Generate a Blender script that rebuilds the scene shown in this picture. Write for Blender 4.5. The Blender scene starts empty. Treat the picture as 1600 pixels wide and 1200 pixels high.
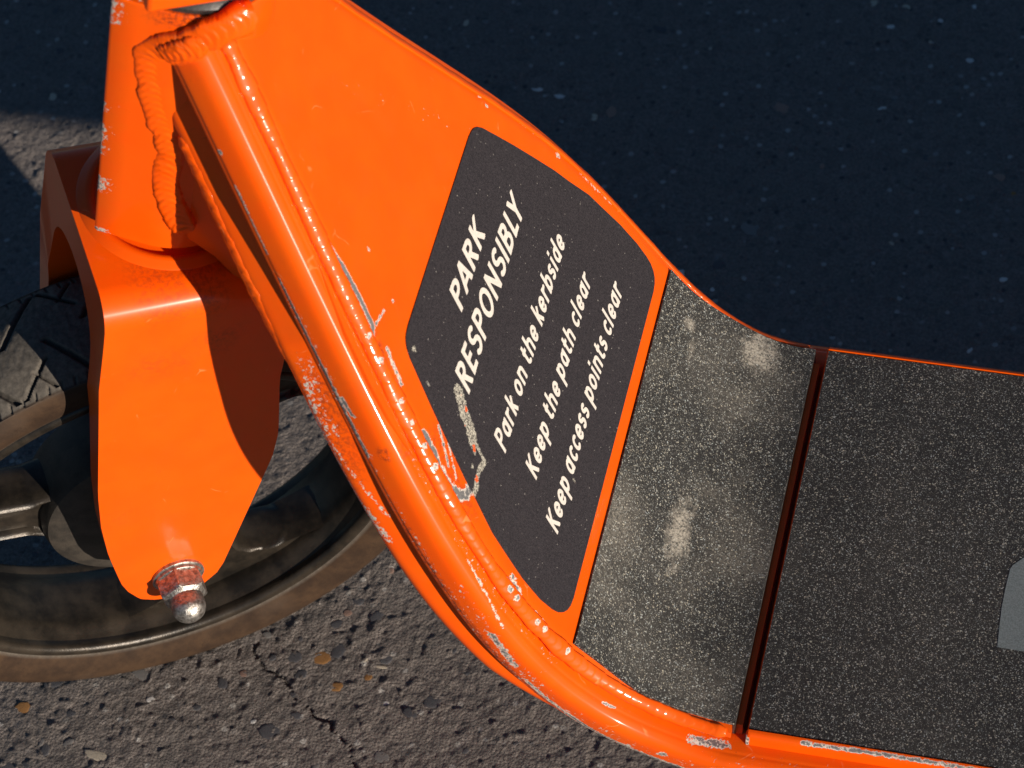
import bpy, math, random
import numpy as np
from mathutils import Vector, Matrix

random.seed(7)
RNG = np.random.default_rng(11)
SC = bpy.context.scene
COL = SC.collection
R = math.radians

# ------------------------------------------------------------------ camera
cam_d = bpy.data.cameras.new('camera')
cam = bpy.data.objects.new('camera', cam_d)
COL.objects.link(cam)
cam.matrix_world = (Matrix.Translation((0.12231, -0.67929, 1.15630))
                    @ Matrix.Rotation(0.32829, 4, 'Z')
                    @ Matrix.Rotation(math.pi / 2 - 0.90757, 4, 'X')
                    @ Matrix.Rotation(-0.12516, 4, 'Z'))
cam_d.sensor_width = 36.0
cam_d.lens = 4600 / 1600 * 36.0
cam_d.clip_start = 0.02
cam_d.clip_end = 500
cam_d.dof.use_dof = True
cam_d.dof.focus_distance = 1.20
cam_d.dof.aperture_fstop = 22
SC.camera = cam

# ------------------------------------------------------------------ light
SUN = Vector((math.sin(R(53.8)), -math.cos(R(53.8)), 0.200)).normalized()
world = bpy.data.worlds.new('World')
SC.world = world
world.use_nodes = True
wn = world.node_tree
sky = wn.nodes.new('ShaderNodeTexSky')
sky.sky_type = 'NISHITA'
sky.sun_disc = False
sky.sun_elevation = math.asin(SUN.z)
sky.dust_density = 0.0
sky.ozone_density = 4.0
sky.sun_rotation = math.atan2(SUN.x, SUN.y)
wn.nodes['Background'].inputs[1].default_value = 0.05
wn.links.new(sky.outputs[0], wn.nodes['Background'].inputs[0])
sun_d = bpy.data.lights.new('sun', 'SUN')
sun_d.energy = 5.0
sun_d.angle = R(0.5)
sun_d.color = (1.0, 0.88, 0.74)
sun = bpy.data.objects.new('sun', sun_d)
COL.objects.link(sun)
sun.rotation_euler = SUN.to_track_quat('Z', 'Y').to_euler()
sun.location = (2, -2, 2)
SC.view_settings.view_transform = 'Standard'
SC.view_settings.look = 'None'
SC.view_settings.gamma = 1.0
SC.view_settings.use_curve_mapping = False
SC.view_settings.exposure = 0.3

# ------------------------------------------------------------------ material helpers
class NT:
    def __init__(self, name):
        self.m = bpy.data.materials.new(name)
        self.m.use_nodes = True
        self.t = self.m.node_tree
        self.b = self.t.nodes['Principled BSDF']
    def n(self, kind, **kw):
        nd = self.t.nodes.new(kind)
        for k, v in kw.items():
            setattr(nd, k, v)
        return nd
    def l(self, a, b):
        self.t.links.new(a, b)
    def val(self, sock, v):
        if hasattr(v, 'default_value') or isinstance(v, bpy.types.NodeSocket):
            self.l(v, sock)
        else:
            sock.default_value = v
    def co(self, kind='Object'):
        return self.n('ShaderNodeTexCoord').outputs[kind]
    def noise(self, scale, detail=4, rough=0.55, vec=None, dist=0.0, out='Fac'):
        nd = self.n('ShaderNodeTexNoise')
        nd.inputs['Scale'].default_value = scale
        nd.inputs['Detail'].default_value = detail
        nd.inputs['Roughness'].default_value = rough
        nd.inputs['Distortion'].default_value = dist
        self.l(vec if vec is not None else self.co(), nd.inputs['Vector'])
        return nd.outputs[out]
    def voro(self, scale, vec=None, feature='F1', out='Color'):
        nd = self.n('ShaderNodeTexVoronoi', feature=feature)
        nd.inputs['Scale'].default_value = scale
        self.l(vec if vec is not None else self.co(), nd.inputs['Vector'])
        return nd.outputs[out]
    def math(self, op, a, b=0.0, c=0.0, clamp=False):
        nd = self.n('ShaderNodeMath', operation=op, use_clamp=clamp)
        self.val(nd.inputs[0], a); self.val(nd.inputs[1], b); self.val(nd.inputs[2], c)
        return nd.outputs[0]
    def step(self, v, lo, hi):
        nd = self.n('ShaderNodeMapRange', interpolation_type='SMOOTHSTEP')
        self.val(nd.inputs[0], v)
        nd.inputs[1].default_value = lo; nd.inputs[2].default_value = hi
        return nd.outputs[0]
    def mix(self, f, a, b):
        nd = self.n('ShaderNodeMix', data_type='RGBA')
        self.val(nd.inputs[0], f)
        for s, v in ((nd.inputs[6], a), (nd.inputs[7], b)):
            self.val(s, v if isinstance(v, bpy.types.NodeSocket) else (*v, 1.0))
        return nd.outputs[2]
    def mixf(self, f, a, b):
        nd = self.n('ShaderNodeMix', data_type='FLOAT')
        self.val(nd.inputs[0], f); self.val(nd.inputs[2], a); self.val(nd.inputs[3], b)
        return nd.outputs[0]
    def attr(self, name, out='Fac'):
        return self.n('ShaderNodeAttribute', attribute_name=name).outputs[out]
    def mapping(self, vec, loc=(0, 0, 0), scale=(1, 1, 1)):
        nd = self.n('ShaderNodeMapping')
        nd.inputs['Location'].default_value = loc
        nd.inputs['Scale'].default_value = scale
        self.l(vec, nd.inputs['Vector'])
        return nd.outputs[0]
    def bump(self, h, strength=0.3, dist=0.001, normal=None):
        nd = self.n('ShaderNodeBump')
        nd.inputs['Strength'].default_value = strength
        nd.inputs['Distance'].default_value = dist
        self.l(h, nd.inputs['Height'])
        if normal is not None:
            self.l(normal, nd.inputs['Normal'])
        return nd.outputs[0]
    def set(self, **kw):
        for k, v in kw.items():
            s = self.b.inputs[k.replace('_', ' ')]
            if isinstance(v, bpy.types.NodeSocket):
                self.l(v, s)
            elif isinstance(v, tuple) and len(v) == 3:
                s.default_value = (*v, 1.0)
            else:
                s.default_value = v
        return self

def mat_orange(name='orange_paint', dirt=0.85):
    t = NT(name)
    n1 = t.noise(600, 6, 0.66, dist=0.8)
    n2 = t.noise(60, 3)
    fine = t.noise(1500, 3, 0.7)
    wear = t.attr('wear')
    field = t.math('ADD', wear, t.math('MULTIPLY', t.math('SUBTRACT', n1, 0.5), 1.9))
    field = t.math('ADD', field, t.math('MULTIPLY', t.math('SUBTRACT', fine, 0.5), 0.35))
    chip = t.step(field, 0.60, 0.63)
    metal = t.step(field, 0.80, 0.86)
    base = t.mix(t.step(n2, 0.3, 0.75), (0.88, 0.092, 0.0008), (0.84, 0.104, 0.0012))
    # grime specks and rubbed dirt
    sp = t.step(t.noise(700, 2, 0.5), 0.745, 0.80)
    gr = t.math('MULTIPLY', t.step(t.noise(240, 6, 0.7, dist=1.5), 0.60, 0.80), t.step(t.noise(16, 3), 0.45, 0.70))
    dirtf = t.math('ADD', t.math('MULTIPLY', sp, 0.55 * dirt), t.math('MULTIPLY', gr, 0.8 * dirt), clamp=True)
    grime = t.attr('grime')
    gm = t.math('MULTIPLY', grime, t.step(t.noise(500, 5, 0.7), 0.42, 0.62))
    base = t.mix(dirtf, base, (0.19, 0.035, 0.012))
    film = t.math('MULTIPLY', t.step(t.noise(11, 5, 0.65), 0.42, 0.72), t.math('MULTIPLY', t.step(t.noise(130, 6, 0.75), 0.35, 0.75), 0.22 * dirt))
    base = t.mix(film, base, (0.36, 0.075, 0.022))
    base = t.mix(gm, base, (0.055, 0.018, 0.014))
    vd = t.n('ShaderNodeTexVoronoi', feature='DISTANCE_TO_EDGE')
    vd.inputs['Scale'].default_value = 42
    wv = t.n('ShaderNodeVectorMath', operation='ADD')
    t.l(t.co(), wv.inputs[0])
    sc_ = t.n('ShaderNodeVectorMath', operation='SCALE'); sc_.inputs['Scale'].default_value = 0.02
    t.l(t.noise(45, 2, 0.5, out='Color'), sc_.inputs[0]); t.l(sc_.outputs[0], wv.inputs[1])
    t.l(wv.outputs[0], vd.inputs['Vector'])
    nd = t.n('ShaderNodeMapRange', interpolation_type='SMOOTHSTEP')
    t.l(vd.outputs['Distance'], nd.inputs[0])
    nd.inputs[1].default_value = 0.003; nd.inputs[2].default_value = 0.011; nd.inputs[3].default_value = 1; nd.inputs[4].default_value = 0
    scr = t.math('MULTIPLY', nd.outputs[0], t.math('MULTIPLY', t.step(t.noise(75, 3, 0.6), 0.60, 0.70), 0.5))
    base = t.mix(scr, base, (0.88, 0.30, 0.10))
    base = t.mix(chip, base, (0.66, 0.60, 0.53))
    base = t.mix(metal, base, t.mix(fine, (0.12, 0.12, 0.125), (0.34, 0.33, 0.33)))
    rough = t.mixf(chip, t.mixf(dirtf, 0.42, 0.6), 0.55)
    bmp = t.bump(t.noise(240, 2), 0.035, 0.001)
    bmp = t.bump(t.math('SUBTRACT', 1.0, chip), 0.6, 0.0004, bmp)
    t.set(Base_Color=base, Roughness=rough, Metallic=t.math('MULTIPLY', metal, 0.5), Normal=bmp,
          Coat_Weight=t.mixf(chip, 0.6, 0.0), Coat_Roughness=0.135, Coat_IOR=1.42, IOR=1.5, Specular_IOR_Level=0.12)
    return t.m

def mat_grit():
    t = NT('black_grit')
    uv = t.n('ShaderNodeUVMap', uv_map='UVMap').outputs[0]
    v3 = t.co('Object')
    c1 = t.voro(2250, v3)
    c2 = t.voro(3200, t.mapping(v3, (0.3, 0.7, 0.1)))
    s1 = t.n('ShaderNodeSeparateColor'); t.l(c1, s1.inputs[0])
    s2 = t.n('ShaderNodeSeparateColor'); t.l(c2, s2.inputs[0])
    spark = t.math('MULTIPLY', t.step(s1.outputs[0], 0.90, 1.0), 0.72)
    spark2 = t.math('MULTIPLY', t.step(s2.outputs[1], 0.86, 1.0), 0.45)
    big = t.noise(14, 4)
    base = t.mix(s2.outputs[0], (0.006, 0.006, 0.007), (0.052, 0.049, 0.046))
    tint = t.mix(s1.outputs[2], (0.80, 0.72, 0.55), (0.66, 0.74, 0.76))
    base = t.mix(t.math('MAXIMUM', spark, spark2), base, tint)
    # footworn dust
    def spot(loc, rad, lo, hi):
        p = t.n('ShaderNodeVectorMath', operation='LENGTH')
        t.l(t.mapping(uv, (-loc[0] / rad[0], -loc[1] / rad[1], 0), (0.1 / rad[0], 0.1 / rad[1], 1)), p.inputs[0])
        d = t.math('ADD', p.outputs['Value'], t.math('MULTIPLY', t.math('SUBTRACT', t.noise(210, 7, 0.78), 0.5), 3.4))
        nd = t.n('ShaderNodeMapRange', interpolation_type='SMOOTHSTEP')
        t.l(d, nd.inputs[0]); nd.inputs[1].default_value = hi; nd.inputs[2].default_value = lo
        nd.inputs[3].default_value = 0; nd.inputs[4].default_value = 1
        nd.inputs[1].default_value = lo; nd.inputs[2].default_value = hi
        nd.inputs[3].default_value = 1; nd.inputs[4].default_value = 0
        return nd.outputs[0]
    dust = t.math('MULTIPLY', spot((0.022, 0.0845), (0.0085, 0.0095), 0.40, 1.35), 0.85)
    dust = t.math('MAXIMUM', dust, t.math('MULTIPLY', spot((0.0385, -0.0185), (0.0055, 0.017), 0.3, 1.4), 0.85))
    dust = t.math('MAXIMUM', dust, t.math('MULTIPLY', spot((0.0585, 0.077), (0.003, 0.004), 0.3, 1.3), 0.65))
    dust = t.math('MAXIMUM', dust, t.math('MULTIPLY', spot((0.0545, 0.066), (0.002, 0.006), 0.3, 1.3), 0.3))
    haze = t.math('MULTIPLY', t.step(big, 0.42, 0.72), t.math('MULTIPLY', t.attr('haze'), 0.30))
    dust = t.math('ADD', dust, haze, clamp=True)
    dn = t.math('MULTIPLY', dust, t.step(t.noise(900, 4, 0.7), 0.30, 0.62))
    base = t.mix(dn, base, (0.52, 0.47, 0.39))
    h = t.math('ADD', s1.outputs[1], t.math('MULTIPLY', s2.outputs[2], 0.6))
    t.set(Base_Color=base, Roughness=t.mixf(spark, 0.62, 0.25), Normal=t.bump(h, 0.55, 0.0006))
    t.b.inputs['Specular IOR Level'].default_value = 0.35
    return t.m

def mat_sticker():
    t = NT('black_sticker_film')
    c = t.voro(2300, out='Color')
    s = t.n('ShaderNodeSeparateColor'); t.l(c, s.inputs[0])
    base = t.mix(s.outputs[0], (0.0140, 0.0118, 0.0148), (0.0380, 0.0320, 0.0365))
    base = t.mix(t.step(s.outputs[1], 0.9965, 0.9995), base, (0.26, 0.24, 0.22))
    scuff = t.math('MULTIPLY', t.step(t.noise(30, 4), 0.52, 0.8), t.step(t.noise(260, 5, 0.75), 0.55, 0.8))
    base = t.mix(t.math('MULTIPLY', scuff, 0.25), base, (0.3, 0.27, 0.25))
    n1 = t.noise(330, 6, 0.68, dist=0.8)
    wear = t.attr('wear')
    f = t.math('ADD', wear, t.math('MULTIPLY', t.math('SUBTRACT', n1, 0.5), 1.5))
    chip = t.step(f, 0.52, 0.60)
    n3 = t.noise(1400, 3, 0.8)
    torn = t.mix(t.step(n3, 0.40, 0.62), (0.045, 0.04, 0.038), (0.62, 0.58, 0.48))
    torn = t.mix(t.math('MULTIPLY', t.step(t.noise(200, 2), 0.60, 0.66), t.step(f, 0.62, 0.66)), torn, (0.80, 0.10, 0.01))
    base = t.mix(chip, base, torn)
    h = t.math('SUBTRACT', t.math('MULTIPLY', s.outputs[2], 0.25), t.math('MULTIPLY', chip, n3))
    t.set(Base_Color=base, Roughness=0.55, Normal=t.bump(h, 0.5, 0.0004))
    return t.m

def mat_simple(name, c1, c2, scale, rough=0.6, metallic=0.0, bump=0.2, bscale=600, detail=5, dist=0.0005, coat=0.0):
    t = NT(name)
    base = t.mix(t.step(t.noise(scale, detail, 0.62), 0.32, 0.68), c1, c2)
    t.set(Base_Color=base, Roughness=rough, Metallic=metallic, Normal=t.bump(t.noise(bscale, 4, 0.65), bump, dist))
    t.b.inputs['Coat Weight'].default_value = coat
    return t.m

def mat_tyre():
    t = NT('dusty_rubber')
    sw = t.attr('sidewall')
    n = t.noise(90, 5, 0.65)
    tread = t.mix(t.step(t.noise(420, 5, 0.7), 0.3, 0.7), (0.085, 0.076, 0.066), (0.150, 0.134, 0.114))
    brown = t.mix(t.step(n, 0.3, 0.72), (0.030, 0.018, 0.012), (0.060, 0.035, 0.020))
    brown = t.mix(t.math('MULTIPLY', t.step(t.noise(22, 3), 0.5, 0.75), 0.5), brown, (0.075, 0.055, 0.042))
    mark = t.math('MULTIPLY', t.attr('mark'), t.step(t.noise(620, 3, 0.6, dist=2.0), 0.535, 0.58))
    brown = t.mix(mark, brown, (0.03, 0.018, 0.012))
    base = t.mix(sw, tread, brown)
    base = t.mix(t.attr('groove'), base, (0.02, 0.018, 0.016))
    t.set(Base_Color=base, Roughness=0.72, Normal=t.bump(t.noise(900, 4, 0.7), 0.35, 0.0005))
    t.b.inputs['Specular IOR Level'].default_value = 0.15
    return t.m

def mat_ground():
    t = NT('worn_asphalt')
    v = t.co()
    c = t.voro(240, v)
    s = t.n('ShaderNodeSeparateColor'); t.l(c, s.inputs[0])
    n = t.noise(700, 5, 0.7, v)
    big = t.noise(35, 4, 0.6, v)
    base = t.mix(t.step(n, 0.28, 0.72), (0.152, 0.133, 0.123), (0.312, 0.274, 0.252))
    base = t.mix(t.math('MULTIPLY', t.step(big, 0.40, 0.75), 0.45), base, (0.20, 0.18, 0.165))
    chipf = t.step(s.outputs[0], 0.74, 0.76)
    chipc = t.mix(t.step(s.outputs[1], 0.55, 0.90), t.mix(s.outputs[2], (0.065, 0.068, 0.080), (0.16, 0.145, 0.135)), (0.56, 0.54, 0.51))
    inner = t.step(t.voro(240, v, out='Distance'), 0.42, 0.30)
    nd = t.n('ShaderNodeMapRange', interpolation_type='SMOOTHSTEP')
    t.l(t.voro(240, v, out='Distance'), nd.inputs[0])
    nd.inputs[1].default_value = 0.28; nd.inputs[2].default_value = 0.42
    nd.inputs[3].default_value = 1; nd.inputs[4].default_value = 0
    base = t.mix(t.math('MULTIPLY', t.math('MULTIPLY', chipf, nd.outputs[0]), 0.8), base, chipc)
    med = t.noise(120, 5, 0.7, v)
    base = t.mix(t.math('MULTIPLY', t.step(med, 0.50, 0.66), 0.45), base, (0.115, 0.105, 0.105))
    base = t.mix(t.math('MULTIPLY', t.step(t.noise(150, 4, 0.7, t.mapping(v, (3.1, 1.7, 0.4))), 0.58, 0.70), 0.40), base, (0.42, 0.385, 0.36))
    t.set(Base_Color=base, Roughness=0.9, Normal=t.bump(t.math('ADD', t.noise(1050, 6, 0.78, v), t.math('MULTIPLY', t.voro(760, v, out='Distance'), -0.9)), 0.85, 0.0016))
    t.b.inputs['Specular IOR Level'].default_value = 0.2
    return t.m

def mat_stone(name, a, b, light=False):
    return mat_simple(name, a, b, 500, rough=0.75, bump=0.4, bscale=900)

ORANGE = mat_orange()
GRIT = mat_grit()
FILM = mat_sticker()
PRINT = mat_simple('cream_print', (0.66, 0.60, 0.54), (0.76, 0.70, 0.63), 700, rough=0.6, bump=0.15, bscale=1500)
RUBBER = mat_tyre()
ALLOY = mat_simple('dusty_black_alloy', (0.015, 0.013, 0.011), (0.054, 0.043, 0.032), 60, rough=0.33, metallic=0.4, bump=0.25, bscale=1100)
HUBM = mat_simple('dusty_hub_plastic', (0.022, 0.019, 0.016), (0.052, 0.043, 0.034), 120, rough=0.6, bump=0.4, bscale=1200)
STEEL = mat_simple('worn_chrome', (0.58, 0.56, 0.53), (0.20, 0.18, 0.16), 520, rough=0.40, metallic=0.9, bump=0.8, bscale=700)
GASKET = mat_simple('black_gasket', (0.015, 0.015, 0.015), (0.05, 0.045, 0.04), 200, rough=0.4)
GREYPRINT = mat_simple('grey_print_grit', (0.16, 0.19, 0.19), (0.27, 0.31, 0.31), 1600, rough=0.8, bump=0.4, bscale=2600)
DARKMET = mat_simple('black_aluminium', (0.02, 0.02, 0.02), (0.04, 0.04, 0.04), 80, rough=0.4, metallic=0.3)
GROUND = mat_ground()
STONES = [mat_stone('dark_slate_stone', (0.055, 0.056, 0.066), (0.11, 0.108, 0.115)),
          mat_stone('grey_stone', (0.15, 0.145, 0.145), (0.24, 0.225, 0.21)),
          mat_stone('ochre_stone', (0.24, 0.115, 0.035), (0.40, 0.20, 0.065)),
          mat_stone('pale_stone', (0.42, 0.36, 0.27), (0.58, 0.52, 0.42)),
          mat_stone('pink_stone', (0.26, 0.16, 0.125), (0.36, 0.24, 0.19)),
          mat_stone('white_stone', (0.55, 0.54, 0.52), (0.75, 0.73, 0.70))]

# ------------------------------------------------------------------ mesh helpers
def obj(name, verts, faces, mat, parent=None, smooth=True, sharp=35, attrs=None, uv=None, bevel=0.0):
    me = bpy.data.meshes.new(name)
    me.from_pydata([tuple(map(float, v)) for v in verts], [], [tuple(map(int, f)) for f in faces])
    me.validate()
    if smooth:
        me.shade_smooth()
        if sharp:
            me.set_sharp_from_angle(angle=R(sharp))
    if attrs:
        for k, a in attrs.items():
            at = me.attributes.new(k, 'FLOAT', 'POINT')
            at.data.foreach_set('value', np.asarray(a, dtype=np.float32))
    if uv is not None:
        ul = me.uv_layers.new(name='UVMap')
        idx = np.zeros(len(me.loops), dtype=np.int32)
        me.loops.foreach_get('vertex_index', idx)
        ul.data.foreach_set('uv', np.asarray(uv, dtype=np.float32)[idx].ravel())
    me.materials.append(mat)
    o = bpy.data.objects.new(name, me)
    COL.objects.link(o)
    if parent is not None:
        o.parent = parent
    if bevel:
        b = o.modifiers.new('bevel', 'BEVEL')
        b.width = bevel; b.segments = 3; b.limit_method = 'ANGLE'; b.angle_limit = R(40)
        b.harden_normals = False
    return o

def grid_faces(nr, nc, closed_c=False, closed_r=False, off=0, flip=False):
    f = []
    for i in range(nr if closed_r else nr - 1):
        for j in range(nc if closed_c else nc - 1):
            a = off + i * nc + j
            b = off + i * nc + (j + 1) % nc
            c = off + ((i + 1) % nr) * nc + (j + 1) % nc
            d = off + ((i + 1) % nr) * nc + j
            f.append((a, d, c, b) if flip else (a, b, c, d))
    return f

def sweep(path, frames, prof, cap=True):
    """prof[k] = (p, q) in frame axes (A, B); path n x 3; frames (A, B) n x 3 each"""
    A, B = frames
    prof = np.asarray(prof)
    if prof.ndim == 2:
        prof = np.repeat(prof[None], len(path), 0)
    V = path[:, None, :] + prof[:, :, 0:1] * A[:, None, :] + prof[:, :, 1:2] * B[:, None, :]
    n, m = prof.shape[:2]
    F = grid_faces(n, m, closed_c=True)
    if cap:
        F.append(tuple(range(m))[::-1])
        F.append(tuple((n - 1) * m + k for k in range(m)))
    return V.reshape(-1, 3), F

def smooth_path(pts, step):
    """Catmull-Rom through pts, resampled evenly"""
    p = np.asarray(pts, float)
    q = np.vstack([2 * p[0] - p[1], p, 2 * p[-1] - p[-2]])
    out = []
    for i in range(1, len(q) - 2):
        t = np.linspace(0, 1, 40, endpoint=False)[:, None]
        out.append(0.5 * (2 * q[i] + (q[i + 1] - q[i - 1]) * t + (2 * q[i - 1] - 5 * q[i] + 4 * q[i + 1] - q[i + 2]) * t ** 2
                          + (-q[i - 1] + 3 * q[i] - 3 * q[i + 1] + q[i + 2]) * t ** 3))
    out = np.vstack(out + [p[-1:]])
    d = np.concatenate([[0], np.cumsum(np.linalg.norm(np.diff(out, axis=0), axis=1))])
    n = max(3, int(d[-1] / step))
    u = np.linspace(0, d[-1], n)
    return np.stack([np.interp(u, d, out[:, k]) for k in range(3)], 1)

def lathe(prof, seg, axis=None):
    """prof (r, y): revolve round local Y; returns verts, faces (closed both ways round)"""
    th = np.linspace(0, 2 * np.pi, seg, endpoint=False)
    V = np.array([[(r * math.cos(t), y, r * math.sin(t)) for (r, y) in prof] for t in th]).reshape(-1, 3)
    return V, grid_faces(seg, len(prof), closed_r=True)

def prism(poly, y0, y1, plane='xz'):
    n = len(poly)
    V = [(x, y0, z) for x, z in poly] + [(x, y1, z) for x, z in poly]
    F = [tuple(range(n)), tuple(range(2 * n - 1, n - 1, -1))]
    F += [(i, i + n, (i + 1) % n + n, (i + 1) % n) for i in range(n)]
    return V, F

def box(x0, x1, y0, y1, z0, z1):
    V = [(x, y, z) for x in (x0, x1) for y in (y0, y1) for z in (z0, z1)]
    return V, [(0, 1, 3, 2), (4, 6, 7, 5), (0, 4, 5, 1), (2, 3, 7, 6), (0, 2, 6, 4), (1, 5, 7, 3)]

def seg_dist(p, pts):
    """distance of points p (n x k) to polyline pts"""
    pts = np.asarray(pts, float); best = np.full(len(p), 1e9)
    if len(pts) == 1:
        return np.linalg.norm(p - pts[0], axis=1)
    for a, b in zip(pts[:-1], pts[1:]):
        ab = b - a
        t = np.clip(((p - a) @ ab) / max(ab @ ab, 1e-12), 0, 1)
        best = np.minimum(best, np.linalg.norm(p - (a + t[:, None] * ab), axis=1))
    return best

def wear_field(p, marks):
    """marks: (polyline, half width, strength)"""
    w = np.zeros(len(p))
    for pts, hw, st in marks:
        d = seg_dist(p, pts)
        w = np.maximum(w, st * np.clip(1.5 - d / hw, 0, 1))
    return w

# ------------------------------------------------------------------ ground
def up_noise(ny, nx, cy, cx, seed):
    """smooth value noise on an ny x nx grid with cy x cx cells"""
    r = np.random.default_rng(seed).random((cy + 3, cx + 3))
    y = np.linspace(0, cy, ny); x = np.linspace(0, cx, nx)
    iy = y.astype(int); ix = x.astype(int)
    fy = y - iy; fx = x - ix
    fy = fy * fy * (3 - 2 * fy); fx = fx * fx * (3 - 2 * fx)
    a = r[iy][:, ix]; b = r[iy][:, ix + 1]; c = r[iy + 1][:, ix]; d = r[iy + 1][:, ix + 1]
    return (a * (1 - fx) + b * fx) * (1 - fy)[:, None] + (c * (1 - fx) + d * fx) * fy[:, None] - 0.5

GX0, GX1, GY0, GY1 = -0.60, 0.20, -0.16, 0.54
def build_ground():
    nx, ny = 860, 760
    xs = np.linspace(GX0, GX1, nx); ys = np.linspace(GY0, GY1, ny)
    H = np.zeros((ny, nx))
    for cell, amp, sd in ((0.060, 0.0010, 1), (0.016, 0.0005, 2), (0.006, 0.00042, 3), (0.0028, 0.00042, 4), (0.0016, 0.00040, 5)):
        H += amp * up_noise(ny, nx, int((GY1 - GY0) / cell), int((GX1 - GX0) / cell), sd)
    pit = up_noise(ny, nx, int((GY1 - GY0) / 0.005), int((GX1 - GX0) / 0.005), 9)
    H -= 0.0004 * np.clip((pit - 0.36) / 0.12, 0, 1)
    knob = up_noise(ny, nx, int((GY1 - GY0) / 0.0042), int((GX1 - GX0) / 0.0042), 12)
    H += 0.0005 * np.clip((knob - 0.30) / 0.12, 0, 1)
    XX, YY = np.meshgrid(xs, ys)
    P = np.stack([XX.ravel(), YY.ravel()], 1)
    crack = [[-0.2535, 0.0060], [-0.2510, -0.0025], [-0.2450, -0.0060], [-0.2391, -0.0080], [-0.2314, -0.0159], [-0.2230, -0.0214],
             [-0.2164, -0.0272], [-0.2073, -0.0300], [-0.2014, -0.0348], [-0.1961, -0.0397], [-0.1925, -0.0452], [-0.1879, -0.0512], [-0.1800, -0.0700], [-0.168, -0.09]]
    sel = (P[:, 0] > -0.27) & (P[:, 0] < -0.15) & (P[:, 1] < 0.02)
    wob = (up_noise(ny, nx, 160, 180, 21) * 0.0022).ravel()
    d = np.full(len(P), 1.0)
    d[sel] = seg_dist(P[sel] + np.stack([wob[sel], wob[sel]], 1), crack)
    wid = 0.00022 + 0.0010 * np.clip(up_noise(ny, nx, 60, 70, 22) + 0.1, 0, 1)
    H -= 0.0022 * np.clip(1.4 - d.reshape(ny, nx) / wid, 0, 1)
    # settle to zero towards the border so the outer sheet joins it, and stay below the tyre's contact patch
    e = np.minimum(np.minimum(XX - GX0, GX1 - XX), np.minimum(YY - GY0, GY1 - YY))
    H *= np.clip(e / 0.03, 0, 1)
    Z = H - 0.0006 * np.clip(e / 0.03, 0, 1)
    V = np.stack([XX, YY, Z], -1).reshape(-1, 3)
    me = bpy.data.meshes.new('ground')
    i = np.arange(ny - 1)[:, None] * nx + np.arange(nx - 1)[None]
    F = np.stack([i, i + 1, i + nx + 1, i + nx], -1).reshape(-1, 4)
    # outer sheet: ring of quads out to the horizon
    B = 250.0
    ring = np.array([(GX0, GY0, 0), (GX1, GY0, 0), (GX1, GY1, 0), (GX0, GY1, 0), (-B, -B, 0), (B, -B, 0), (B, B, 0), (-B, B, 0)], float)
    k = len(V)
    RF = np.array([(k + 4, k + 5, k + 1, k), (k + 5, k + 6, k + 2, k + 1), (k + 6, k + 7, k + 3, k + 2), (k + 7, k + 4, k, k + 3)])
    V = np.vstack([V, ring]); F = np.vstack([F, RF])
    me.vertices.add(len(V)); me.vertices.foreach_set('co', V.ravel())
    me.loops.add(len(F) * 4); me.loops.foreach_set('vertex_index', F.ravel())
    me.polygons.add(len(F))
    me.polygons.foreach_set('loop_start', np.arange(0, len(F) * 4, 4))
    me.update(calc_edges=True)
    me.shade_smooth()
    me.materials.append(GROUND)
    o = bpy.data.objects.new('ground', me)
    COL.objects.link(o)
    o['kind'] = 'structure'
    o['label'] = 'worn asphalt pavement with embedded pebbles and a crack'
    return o, (xs, ys, Z)

ground, (gxs, gys, GZ) = build_ground()

def ground_z(x, y):
    i = int(np.clip(np.searchsorted(gxs, x), 3, len(gxs) - 4)); j = int(np.clip(np.searchsorted(gys, y), 3, len(gys) - 4))
    return float(GZ[j - 3:j + 4, i - 3:i + 4].mean())

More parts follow.
